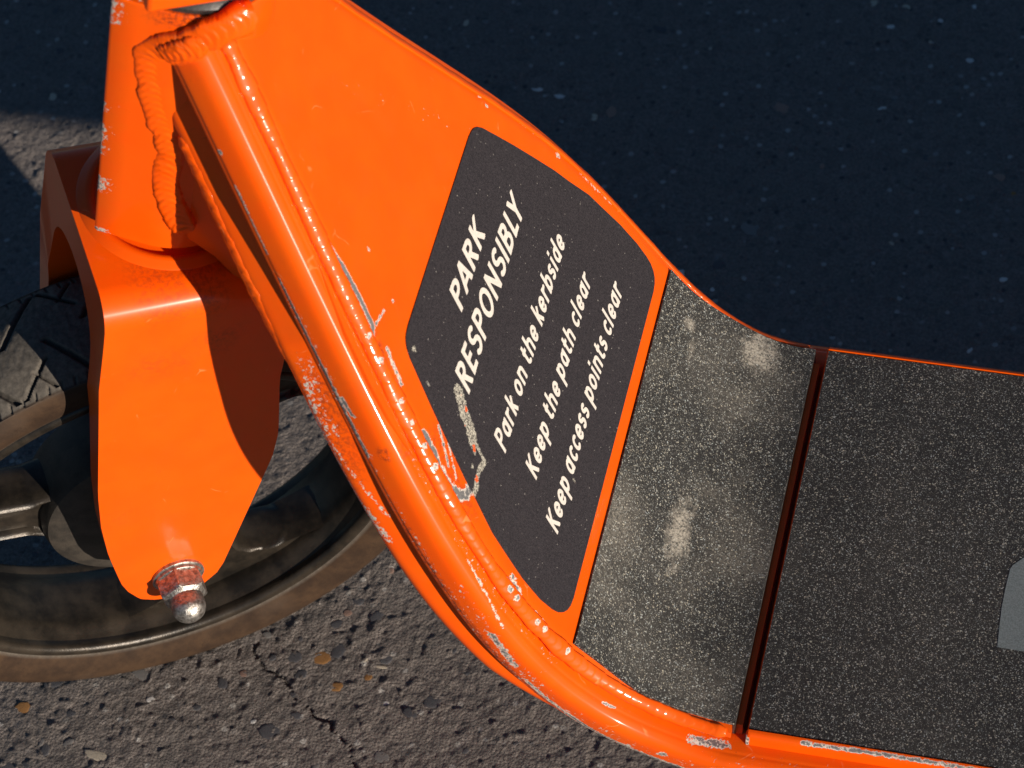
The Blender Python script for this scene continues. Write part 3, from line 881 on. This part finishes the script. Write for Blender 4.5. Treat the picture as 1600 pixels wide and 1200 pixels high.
ca = HB - CW
axc = (float(ca @ FX), float(ca @ FY), 0.0)
fork_lathe('crown_boss', [(0, 0.190), (0.0350, 0.190), (0.0352, 0.1980), (0.0344, 0.1988), (0.0330, 0.1993), (0.0318, 0.2002), (0.0306, 0.2006), (0.0294, 0.2005), (0.0284, 0.1999), (0.0276, 0.1988), (0.0225, 0.1988), (0.0205, 0.2000), (0.0200, 0.2075), (0, 0.2075)], 72, fork, ORANGE, centre=axc, sharp=50)

# axle nut, washers
nut = None
wash = fork_lathe('washer', [(0, -0.0498), (0.0114, -0.0498), (0.0114, -0.0512), (0.0112, -0.0514), (0.0104, -0.0515), (0.0102, -0.0528), (0.0100, -0.0530), (0, -0.0530)], 48, fork, STEEL, axis='y')
def build_nut():
    V, F = [], []
    # hex body with chamfered top blending into a dome
    sec = []
    for h, rr, hexf in ((-0.0528, 0.0088, 1.0), (-0.0604, 0.0088, 1.0), (-0.0613, 0.0084, 0.70), (-0.0620, 0.0072, 0.10), (-0.0626, 0.0066, 0.0), (-0.0668, 0.0066, 0.0)):
        sec.append((h, rr, hexf))
    for q in np.linspace(10, 85, 10):
        sec.append((-0.0668 - 0.0066 * math.sin(R(q)), 0.0066 * math.cos(R(q)), 0.0))
    seg = 72
    for h, rr, hf in sec:
        for k in range(seg):
            t = 2 * math.pi * k / seg + 0.3
            hx = rr * math.cos(R(30)) / math.cos(((t - 0.3 + R(30)) % R(60)) - R(30)) * 1.075
            r = hx * hf + rr * (1 - hf)
            V.append((r * math.cos(t), h, r * math.sin(t)))
    F = grid_faces(len(sec), seg, closed_c=True)
    F.append(tuple(range(seg))[::-1]); F.append(tuple((len(sec) - 1) * seg + k for k in range(seg)))
    V = np.array(V) * (1.12, 1, 1.12)
    o = obj('axle_nut', fork_pt(V), F, STEEL, fork, sharp=30)
    bm = bmesh.new(); bm.from_mesh(o.data); bmesh.ops.recalc_face_normals(bm, faces=bm.faces); bm.to_mesh(o.data); bm.free()
    o['label'] = 'worn chrome dome nut on the front axle'
    return o
build_nut()

# ------------------------------------------------------------------ front wheel
RT = 0.1340
wheel = bpy.data.objects.new('front_wheel', None)
COL.objects.link(wheel); wheel.parent = scooter
WM = Matrix(((FX[0], FY[0], AX[0], CW[0]), (FX[1], FY[1], AX[1], CW[1]), (FX[2], FY[2], AX[2], CW[2]), (0, 0, 0, 1)))
wheel.matrix_world = WM

def build_tyre():
    seg = 2400
    prof = []
    # near rim bead -> sidewall -> shoulder -> tread -> far side
    sw = [(0.1085, 0.0222), (0.1108, 0.0236), (0.1135, 0.0246), (0.1165, 0.0254), (0.1200, 0.0260), (0.1235, 0.0261), (0.1262, 0.0257), (0.1276, 0.0252), (0.1284, 0.0249), (0.1289, 0.0246)]
    tr = []
    for y in np.linspace(0.0240, -0.0240, 66):
        tr.append((0.1290 + 0.0050 * (1 - (abs(y) / 0.0240) ** 2.2), y))
    prof = [(r, -y) for r, y in sw] + [(r, -y) for r, y in tr] + [(r, y) for r, y in sw[::-1]]
    prof = np.array(prof); m = len(prof)
    th = np.linspace(0, 2 * np.pi, seg, endpoint=False)
    U, Yv = np.meshgrid(th * 0.132, prof[:, 1], indexing='ij')
    Rr = np.repeat(prof[None, :, 0], seg, 0).copy()
    per = 2 * np.pi * 0.132
    p1 = per / 24
    ay = np.abs(Yv); sg = np.sign(Yv)
    Us = U + (sg > 0) * p1 * 0.5
    def groove(ph, w):
        return np.clip(1.5 - np.abs((ph % 1.0) - 0.5) / w, 0, 1)
    g = groove((Us + 0.80 * ay) / p1, 0.034) * np.clip((ay - 0.0012) / 0.0008, 0, 1) * (ay < 0.0222)
    g = np.maximum(g, groove((Us - 1.10 * ay) / p1 + 0.30, 0.028) * np.clip((ay - 0.0090) / 0.0008, 0, 1) * (ay < 0.0222))
    g = np.maximum(g, 0.7 * groove((Us + 0.80 * ay) / p1 + 0.5, 0.020) * np.clip((ay - 0.0130) / 0.0008, 0, 1) * (ay < 0.0222))
    g = np.maximum(g, 0.45 * groove((Us - 0.3 * ay) / (p1 / 6), 0.085) * (ay > 0.0205) * (ay < 0.0234))
    g *= (Rr > 0.1289)
    rough = up_noise(seg, m, 500, 24, 31) * 0.00035 * (Rr > 0.1289)
    Rr = Rr - 0.0019 * g + rough
    # shoulder ribs and moulding lines on the sidewall
    rib = np.where((Rr < 0.1289) & (Rr > 0.1268), 0.0002, 0)
    X = Rr * np.cos(th)[:, None]; Z = Rr * np.sin(th)[:, None]
    V = np.stack([X, Yv, Z], -1).reshape(-1, 3)
    side = (prof[:, 0] < 0.1292).astype(float)
    side = np.clip((0.1305 - prof[:, 0]) / 0.0022, 0, 1) * (np.abs(prof[:, 1]) > 0.0235)
    mark = np.exp(-((prof[:, 0] - 0.1185) / 0.0028) ** 2)
    me = bpy.data.meshes.new('tyre')
    i = np.arange(seg)[:, None] * m; j = np.arange(m - 1)[None]
    i2 = ((np.arange(seg) + 1) % seg)[:, None] * m
    F = np.stack([i + j, i2 + j, i2 + j + 1, i + j + 1], -1).reshape(-1, 4)
    me.vertices.add(len(V)); me.vertices.foreach_set('co', V.ravel())
    me.loops.add(len(F) * 4); me.loops.foreach_set('vertex_index', F.ravel().astype(np.int32))
    me.polygons.add(len(F)); me.polygons.foreach_set('loop_start', np.arange(0, len(F) * 4, 4))
    me.update(calc_edges=True)
    bm = bmesh.new(); bm.from_mesh(me); bmesh.ops.recalc_face_normals(bm, faces=bm.faces); bm.to_mesh(me); bm.free()
    me.shade_smooth(); me.set_sharp_from_angle(angle=R(50))
    burst = (np.sin(th * 9 + 1.1) > 0.1).astype(float)[:, None] * np.ones((1, m))
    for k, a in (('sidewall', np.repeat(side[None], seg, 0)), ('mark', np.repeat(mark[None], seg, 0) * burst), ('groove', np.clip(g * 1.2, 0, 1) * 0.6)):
        at = me.attributes.new(k, 'FLOAT', 'POINT'); at.data.foreach_set('value', a.astype(np.float32).ravel())
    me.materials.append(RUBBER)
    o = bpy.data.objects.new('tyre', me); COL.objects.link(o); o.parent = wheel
    return o
build_tyre()

def wheel_lathe(name, prof, seg, mat, parent, sharp=30):
    V, F = lathe(prof, seg)
    o = obj(name, V, F, mat, parent, sharp=sharp)
    bm = bmesh.new(); bm.from_mesh(o.data)
    bmesh.ops.remove_doubles(bm, verts=bm.verts, dist=1e-6)
    bmesh.ops.recalc_face_normals(bm, faces=bm.faces); bm.to_mesh(o.data); bm.free()
    return o
half = [(0.1095, 0.0), (0.1098, 0.0170), (0.1110, 0.0200), (0.1106, 0.0214), (0.1094, 0.0216)] + [(0.1062 + 0.0032 * math.cos(R(q)), 0.0206 + 0.0032 * math.sin(R(q))) for q in range(10, 181, 15)] + [(0.1036, 0.0180), (0.1024, 0.0150), (0.1010, 0.0125), (0.1002, 0.0090), (0.1000, 0.0)]
rim_prof = [(r, -y) for r, y in half] + [(r, y) for r, y in half[-2:0:-1]]
rim_prof.append(rim_prof[0])
wheel_lathe('rim', rim_prof, 180, ALLOY, wheel)
wheel_lathe('hub', [(0, -0.036), (0.014, -0.036), (0.020, -0.034), (0.022, -0.030), (0.024, -0.0215), (0.034, -0.0190), (0.043, -0.0175), (0.0475, -0.0150), (0.0490, -0.0105), (0.0490, 0.0105),
                    (0.0475, 0.0150), (0.034, 0.0190), (0.024, 0.0215), (0.022, 0.030), (0.020, 0.034), (0, 0.034)], 120, HUBM, wheel)

def build_spoke(ang, name='spoke'):
    nr, nw = 34, 41
    rs = np.linspace(0.046, 0.1012, nr)
    hwid = lambda r: 0.0135 + 0.0040 * max(0, (0.056 - r) / 0.010) + 0.046 * max(0, (r - 0.072) / 0.030) ** 2.1
    V = []
    for sidez in (-1, 1):
        for r in rs:
            w = hwid(r)
            for q in np.linspace(-1, 1, nw):
                rw_ = 0.0042 / w; e_ = (1 - abs(q)) / rw_
                y = 0.0080 + 0.0034 * max(0.0, 1 - abs(e_ - 0.62) / 0.5) ** 0.5 - 0.003 * max(0, 0.14 - e_) / 0.14
                y -= 0.0008 * math.exp(-(q / 0.3) ** 2)
                phi = w * q / r
                V.append((r * math.cos(ang + phi), sidez * y, r * math.sin(ang + phi)))
    off = nr * nw
    F = grid_faces(nr, nw) + grid_faces(nr, nw, off=off, flip=True)
    for i in range(nr - 1):
        F.append((i * nw, (i + 1) * nw, off + (i + 1) * nw, off + i * nw))
        F.append(((i + 1) * nw + nw - 1, i * nw + nw - 1, off + i * nw + nw - 1, off + (i + 1) * nw + nw - 1))
    o = obj(name, V, F, ALLOY, wheel, sharp=50)
    bm = bmesh.new(); bm.from_mesh(o.data); bmesh.ops.recalc_face_normals(bm, faces=bm.faces); bm.to_mesh(o.data); bm.free()
    return o
for a in (177, 297, 57):
    build_spoke(R(a))
wheel_lathe('axle', [(0, -0.0515), (0.006, -0.0515), (0.006, 0.0515), (0, 0.0515)], 24, STEEL, wheel)

# ------------------------------------------------------------------ stem base, gasket, stem and handlebar
V, F = [], []
def stem_block():
    poly = [(-0.0285, -0.0272), (0.030, -0.0272), (0.036, -0.020), (0.036, 0.020), (0.030, 0.0272), (-0.0285, 0.0272)]
    Vb = [(x, y, 0.3418) for x, y in poly] + [(x, y, 0.400) for x, y in poly]
    n = len(poly)
    Fb = [tuple(range(n))[::-1], tuple(range(n, 2 * n))] + [(i, (i + 1) % n, (i + 1) % n + n, i + n) for i in range(n)]
    return obj('stem_base', fork_pt(np.array(Vb, float)), Fb, ORANGE, scooter, bevel=0.0018)
stem_block()
fork_lathe('gasket', [(0, 0.3358), (0.0270, 0.3358), (0.0290, 0.3366), (0.0298, 0.3380), (0.0298, 0.3395), (0.0285, 0.3410), (0.0270, 0.3420), (0, 0.3420)], 64, scooter, GASKET, centre=axc)
fork_lathe('stem', [(0, 0.395), (0.0240, 0.395), (0.0240, 1.02), (0.0200, 1.03), (0, 1.03)], 48, scooter, DARKMET, centre=axc)
hb = fork_lathe('handlebar', [(0, -0.27), (0.0125, -0.27), (0.0125, 0.27), (0, 0.27)], 32, scooter, DARKMET, axis='y', centre=(axc[0], 0, 1.01))
for sgn in (-1, 1):
    fork_lathe('grip', [(0.0130, sgn * 0.145), (0.0165, sgn * 0.147), (0.0158, sgn * 0.20), (0.0165, sgn * 0.272), (0.0130, sgn * 0.275)], 32, hb, GASKET, axis='y', centre=(axc[0], 0, 1.01))

# ------------------------------------------------------------------ deck
Z0 = float(cz(0.0)); X0 = float(cx(0.0))
def build_deck():
    x0 = X0 + 0.0062
    prof = []
    hw, zt, zb, r = 0.0984, Z0 - 0.0010, Z0 - 0.0262, 0.0028
    lip = 0.0017
    for q in np.linspace(0, 90, 7): prof.append((-hw + r - r * math.cos(R(q)), zt + lip - r + r * math.sin(R(q))))
    prof += [(-0.0954, zt + lip - 0.0006), (-0.0950, zt), (0.0950, zt), (0.0954, zt + lip - 0.0006)]
    for q in np.linspace(90, 0, 7): prof.append((hw - r + r * math.cos(R(q)), zt + lip - r + r * math.sin(R(q))))
    prof += [(hw, zb), (-hw, zb)]
    xs = np.concatenate([[x0], x0 + np.linspace(0.0008, 0.20, 200), [0.30, 0.45, 0.56]])
    V = []
    for i, x in enumerate(xs):
        k = 0.0008 if i == 0 else 0
        for y, z in prof:
            V.append((x, y, z - (k if z > zt - 0.01 else 0)))
    n, m = len(xs), len(prof)
    F = grid_faces(n, m, closed_c=True)
    F.append(tuple(range(m))[::-1]); F.append(tuple((n - 1) * m + k for k in range(m)))
    V = np.array(V)
    P = V
    wob = [(x0 + 0.022 + 0.0005, -0.0975, zt - 0.0006), (x0 + 0.028, -0.0978, zt - 0.0004), (x0 + 0.045, -0.0974, zt), (x0 + 0.075, -0.0974, zt), (x0 + 0.12, -0.0978, zt)]
    wob = [(x, y, z + lip) for x, y, z in wob]
    M = [(wob, 0.0013, 0.92), ([(x0, -0.0978, zt - 0.001)], 0.0016, 1.1), ([(x0 + 0.03, 0.0978, zt), (x0 + 0.06, 0.0978, zt)], 0.0012, 0.65)]
    o = obj('deck', V, F, ORANGE, scooter, attrs={'wear': wear_field(P, M)})
    bm = bmesh.new(); bm.from_mesh(o.data); bmesh.ops.recalc_face_normals(bm, faces=bm.faces); bm.to_mesh(o.data); bm.free()
    return o
deck = build_deck()
Vb, Fb = box(0.14, 0.50, -0.072, 0.072, 0.058, Z0 - 0.0264)
obj('underdeck_sun_block', Vb, [f[::-1] for f in Fb], DARKMET, scooter, bevel=0.006)  # unseen box added to stop low sun passing under the deck
# floor of the joint between neck and deck
Vb, Fb = box(X0 - 0.012, X0 + 0.012, -0.0965, 0.0965, Z0 - 0.0255, Z0 - 0.0135)
obj('joint_plate', Vb, [f[::-1] for f in Fb], ORANGE, scooter, bevel=0.0008)

def build_dark_strip():  # black strip added over the neck plate's end to darken the gap
    ys = np.linspace(-0.0945, 0.0945, 40)
    sec = [(-0.0014, 0.0002), (-0.0004, 0.0002), (-0.0004, -0.0130), (-0.0014, -0.0130)]
    V = np.vstack([on_plate(np.array([a for a, _ in sec]), np.full(4, y), np.array([d for _, d in sec])) for y in ys])
    F = grid_faces(40, 4, closed_c=True) + [(3, 2, 1, 0), tuple(156 + k for k in range(4))]
    o = obj('joint_dark_strip', V, F, GASKET, scooter)
    bm = bmesh.new(); bm.from_mesh(o.data); bmesh.ops.recalc_face_normals(bm, faces=bm.faces); bm.to_mesh(o.data); bm.free()
build_dark_strip()

def pad_mesh(name, s_arr, vfun, nv, top, base, mat, parent, haze=0.0, skip_wear=None, uvscale=0.1):
    """thin sheet lying on the plate/deck surface: rows in s, columns across"""
    S = np.repeat(np.asarray(s_arr)[:, None], nv, 1)
    Wv = np.array([vfun(x) for x in s_arr])
    Fv = np.linspace(-1, 1, nv)[None]
    Vv = Fv * Wv[:, None]
    n = S.size
    up = on_plate(S.ravel(), Vv.ravel(), np.full(n, top)); dn = on_plate(S.ravel(), Vv.ravel(), np.full(n, base))
    ns = len(s_arr)
    F = grid_faces(ns, nv)
    for i in range(ns - 1):
        for j in (0, nv - 1):
            a, b = i * nv + j, (i + 1) * nv + j
            F.append((a, b, b + n, a + n) if j == 0 else (b, a, a + n, b + n))
    for j in range(nv - 1):
        for i in (0, ns - 1):
            a, b = i * nv + j, i * nv + j + 1
            F.append((b, a, a + n, b + n) if i == 0 else (a, b, b + n, a + n))
    P = np.stack([S.ravel(), Vv.ravel()], 1)
    w = wear_field(P, skip_wear) if skip_wear else np.zeros(n)
    uv = np.vstack([P, P]) / uvscale
    o = obj(name, np.vstack([up, dn]), F, mat, parent, attrs={'wear': np.concatenate([w, w]), 'haze': np.full(2 * n, haze)}, uv=uv)
    bm = bmesh.new(); bm.from_mesh(o.data); bmesh.ops.recalc_face_normals(bm, faces=bm.faces); bm.to_mesh(o.data); bm.free()
    return o

pad1 = pad_mesh('grip_pad', np.linspace(-0.0013, 0.0764, 110), lambda s: 0.0942 - 0.0004 * math.sin(s * 130), 40, 0.0011, -0.0010, GRIT, scooter, haze=1.0)
pad1['label'] = 'dusty curved grip pad at the foot of the neck'
pad2 = pad_mesh('grip_pad', np.concatenate([np.linspace(-0.0069, -0.20, 60), np.linspace(-0.25, -0.54, 6)]), lambda s: 0.0949, 40, 0.0004, -0.0008, GRIT, scooter, haze=0.25)
pad2['label'] = 'black sparkling grip pad on the flat deck'
# grey printed mark, cut off by the photograph's edge: rounded block
mk = [(-0.0962, -0.0408), (-0.0957, -0.0300), (-0.0955, -0.0219), (-0.0958, -0.0120), (-0.0964, -0.0031), (-0.0972, -0.0012), (-0.0985, 0.0004), (-0.1012, 0.0035), (-0.1060, 0.0052), (-0.1500, 0.0060), (-0.1500, -0.0420)]
Vm = on_plate(np.array([p[0] for p in mk]), np.array([p[1] for p in mk]), np.full(len(mk), 0.00052))
obj('printed_mark', Vm, [tuple(range(len(mk)))], GREYPRINT, pad2, smooth=False)

# ------------------------------------------------------------------ sticker and lettering
HVS = np.array([[0.0826, 0.0775], [0.0830, 0.0810], [0.0840, 0.0838], [0.0858, 0.0862], [0.0885, 0.0880], [0.0920, 0.0890], [0.1000, 0.0898], [0.1130, 0.0890], [0.1370, 0.0847], [0.1517, 0.0795], [0.1616, 0.0764],
                [0.1760, 0.0708], [0.1900, 0.0652], [0.2006, 0.0606], [0.2088, 0.0570], [0.2120, 0.0548], [0.2138, 0.0525], [0.2146, 0.0500], [0.2149, 0.0470]])
ssv = np.unique(np.concatenate([np.linspace(0.0826, 0.0900, 16), np.linspace(0.09, 0.208, 110), np.linspace(0.208, 0.2149, 16)]))
dmg = [([[0.1784, -0.0494], [0.1731, -0.0538], [0.1664, -0.0575], [0.1625, -0.0606]], 0.0030, 1.0), ([[0.1617, -0.0600], [0.1573, -0.0616], [0.1531, -0.0635]], 0.0012, 0.80),
       ([[0.1531, -0.0635], [0.1548, -0.0702], [0.1532, -0.0765], [0.1537, -0.0810]], 0.0016, 0.88), ([[0.1600, -0.0640]], 0.0014, 0.75), ([[0.1590, -0.0700]], 0.0016, 0.68),
       ([[0.2085, -0.0530]], 0.0022, 0.62), ([[0.196, -0.0590]], 0.0020, 0.58), ([[0.115, -0.020]], 0.001, 0.6), ([[0.105, -0.030], [0.099, -0.033]], 0.001, 0.62),
       ([[0.2149, 0.047], [0.205, 0.045]], 0.0015, 0.4)]
sticker = pad_mesh('sticker', ssv, lambda s: float(np.interp(s, HVS[:, 0], HVS[:, 1])), 150, 0.00045, -0.0008, FILM, scooter, skip_wear=dmg)
sticker['label'] = 'black parking notice sticker, torn along its near edge'

def arc(x, y, rx, ry, a0, a1, n=18):
    return [(x + rx * math.cos(R(a)), y + ry * math.sin(R(a))) for a in np.linspace(a0, a1, n)]
h = 0.098
GL = {
 'P': (0.58, [[(h, 0), (h, 1)], [(h, 1 - h), (0.29, 1 - h)] + arc(0.29, 0.705, 0.195, 0.197, 90, -90) + [(h, 0.508)]]),
 'R': (0.62, [[(h, 0), (h, 1)], [(h, 1 - h), (0.29, 1 - h)] + arc(0.29, 0.715, 0.185, 0.187, 90, -90) + [(h, 0.528)], [(0.26, 0.50), (0.53, 0)]]),
 'A': (0.68, [[(0.065, 0), (0.34, 0.985)], [(0.34, 0.985), (0.615, 0)], [(0.15, 0.27), (0.53, 0.27)]]),
 'K': (0.62, [[(h, 0), (h, 1)], [(h, 0.44), (0.53, 1)], [(0.22, 0.54), (0.55, 0)]]),
 'E': (0.52, [[(h, 0), (h, 1)], [(h, 1 - h), (0.47, 1 - h)], [(h, 0.52), (0.44, 0.52)], [(h, h), (0.48, h)]]),
 'S': (0.56, [arc(0.285, 0.708, 0.195, 0.197, 35, 270) + arc(0.285, 0.306, 0.205, 0.205, 90, -150)]),
 'O': (0.76, [arc(0.38, 0.5, 0.285, 0.405, 0, 360, 40)]),
 'N': (0.72, [[(h, 0), (h, 1)], [(0.61, 0), (0.61, 1)], [(h, 0.95), (0.61, 0.05)]]),
 'I': (0.22, [[(h, 0), (h, 1)]]),
 'B': (0.60, [[(h, 0), (h, 1)], [(h, 1 - h), (0.30, 1 - h)] + arc(0.30, 0.728, 0.150, 0.174, 90, -90) + [(h, 0.554)], [(h, 0.51), (0.31, 0.51)] + arc(0.31, 0.304, 0.195, 0.206, 90, -90) + [(h, h)]]),
 'L': (0.48, [[(h, 0), (h, 1)], [(h, h), (0.45, h)]]),
 'Y': (0.62, [[(0.05, 1), (0.31, 0.44)], [(0.57, 1), (0.31, 0.44)], [(0.31, 0.48), (0.31, 0)]]),
 'a': (0.58, [arc(0.27, 0.36, 0.175, 0.265, 0, 360, 32), [(0.465, 0), (0.465, 0.72)]]),
 'r': (0.40, [[(h, 0), (h, 0.72)], arc(0.33, 0.40, 0.235, 0.225, 175, 80, 10)]),
 'k': (0.50, [[(h, 0), (h, 1.03)], [(h, 0.30), (0.42, 0.72)], [(0.20, 0.42), (0.44, 0)]]),
 'o': (0.58, [arc(0.29, 0.36, 0.195, 0.265, 0, 360, 36)]),
 'n': (0.58, [[(h, 0), (h, 0.72)], arc(0.285, 0.42, 0.187, 0.208, 180, 0, 20) + [(0.472, 0)]]),
 't': (0.42, [[(0.16, 0.93), (0.16, 0.25)] + arc(0.33, 0.24, 0.17, 0.145, 180, 285, 12), [(0.02, 0.635), (0.38, 0.635)]]),
 'h': (0.58, [[(h, 0), (h, 1.03)], arc(0.285, 0.42, 0.187, 0.208, 180, 0, 20) + [(0.472, 0)]]),
 'e': (0.56, [arc(0.285, 0.36, 0.190, 0.265, 0, 318, 34), [(0.10, 0.345), (0.475, 0.345)]]),
 'b': (0.58, [[(h, 0), (h, 1.03)], arc(0.30, 0.36, 0.180, 0.265, 0, 360, 32)]),
 's': (0.45, [arc(0.225, 0.505, 0.135, 0.122, 35, 270, 16) + arc(0.225, 0.236, 0.140, 0.140, 90, -150, 16)]),
 'i': (0.24, [[(h, 0), (h, 0.72)], [(h, 0.84), (h, 1.03)]]),
 'd': (0.58, [arc(0.27, 0.36, 0.175, 0.265, 0, 360, 32), [(0.465, 0), (0.465, 1.03)]]),
 'p': (0.58, [[(h, -0.30), (h, 0.72)], arc(0.30, 0.36, 0.180, 0.265, 0, 360, 32)]),
 'c': (0.48, [arc(0.285, 0.36, 0.190, 0.265, 48, 312, 28)]),
 'l': (0.24, [[(h, 0), (h, 1.03)]]),
}
def glyph_mesh(ch, thick, cell=0.03):
    adv, strokes = GL[ch]
    xs = np.arange(-0.1, adv + 0.15, cell); ys = np.arange(-0.42, 1.16, cell)
    XX, YY = np.meshgrid(xs, ys)
    D = np.full(XX.shape, 9.0)
    t = thick / 2
    for st in strokes:
        closed = math.dist(st[0], st[-1]) < 1e-6
        for i in range(len(st) - 1):
            a = np.array(st[i]); b = np.array(st[i + 1]); ab = b - a; L = np.linalg.norm(ab)
            if L < 1e-9: continue
            u = ab / L
            al = (XX - a[0]) * u[0] + (YY - a[1]) * u[1]
            pe = np.abs(-(XX - a[0]) * u[1] + (YY - a[1]) * u[0])
            D = np.minimum(D, np.maximum(pe - t, np.maximum(-al, al - L)))
            if i + 1 < len(st) - 1 or closed:
                D = np.minimum(D, np.hypot(XX - b[0], YY - b[1]) - t)
    if ch in 'AKRYN':   # trim pointed joins at cap line and base line
        D = np.maximum(D, np.maximum(YY - 1.0, -YY))
    V, F, cache = [], [], {}
    def vid(key, p):
        if key not in cache:
            cache[key] = len(V); V.append(p)
        return cache[key]
    ny, nx = D.shape
    for j in range(ny - 1):
        for i in range(nx - 1):
            c = [(j, i), (j, i + 1), (j + 1, i + 1), (j + 1, i)]
            d = [D[q] for q in c]
            if min(d) >= 0: continue
            poly = []
            for k in range(4):
                p, q = c[k], c[(k + 1) % 4]; dp, dq = d[k], d[(k + 1) % 4]
                if dp < 0: poly.append(vid(p, (xs[p[1]], ys[p[0]])))
                if (dp < 0) != (dq < 0):
                    f = dp / (dp - dq)
                    key = (p, q) if p < q else (q, p)
                    poly.append(vid(key, (xs[p[1]] + f * (xs[q[1]] - xs[p[1]]), ys[p[0]] + f * (ys[q[0]] - ys[p[0]]))))
            if len(poly) >= 3: F.append(tuple(poly))
    return np.array(V), F

def build_line(text, s0, v0, v1, cap, thick, shear=0.20, track=0.105, space=0.30):
    x = 0.0; V = []; F = []
    cache = {}
    prev = ''
    for ch in text:
        x += {'LY': -0.15, 'PA': -0.07, 'rk': 0.02}.get(prev + ch, 0.0)
        prev = ch
        if ch == ' ':
            x += space; continue
        if ch not in cache: cache[ch] = glyph_mesh(ch, thick)
        gv, gf = cache[ch]
        off = len(V)
        for p in gv: V.append((p[0] + x, p[1]))
        F += [tuple(k + off for k in f) for f in gf]
        x += GL[ch][0] + track
    V = np.array(V)
    xx = V[:, 0] + shear * V[:, 1]
    xx = (xx - xx.min()) / (xx.max() - xx.min())
    vv = v0 + xx * (v1 - v0)
    ss = s0 + V[:, 1] * cap
    o = obj('lettering', on_plate(ss, vv, np.full(len(ss), 0.00058)), F, PRINT, sticker, smooth=False)
    return o
build_line('PARK', 0.1897, -0.0203, 0.0206, 0.0102, 0.172)
build_line('RESPONSIBLY', 0.1724, -0.0463, 0.0474, 0.0113, 0.170)
build_line('Park on the kerbside', 0.1428, -0.0520, 0.0540, 0.0094, 0.170)
build_line('Keep the path clear', 0.1210, -0.0487, 0.0520, 0.0090, 0.170)
build_line('Keep access points clear', 0.1007, -0.0600, 0.0636, 0.0092, 0.170)

# ------------------------------------------------------------------ rear of the scooter (outside the frame, carries the deck)
rw = bpy.data.objects.new('rear_wheel', None); COL.objects.link(rw); rw.parent = scooter
rw.matrix_world = Matrix.Translation((0.70, 0, 0.1335))
for ch in list(wheel.children):
    c = ch.copy(); COL.objects.link(c); c.parent = rw
    c.matrix_parent_inverse = Matrix.Identity(4)
Vb, Fb = box(0.52, 0.72, -0.050, -0.040, 0.115, 0.150)
obj('rear_fork', Vb, [f[::-1] for f in Fb], ORANGE, scooter, bevel=0.002)
Vb, Fb = box(0.52, 0.72, 0.040, 0.050, 0.115, 0.150)
obj('rear_fork', Vb, [f[::-1] for f in Fb], ORANGE, scooter, bevel=0.002)
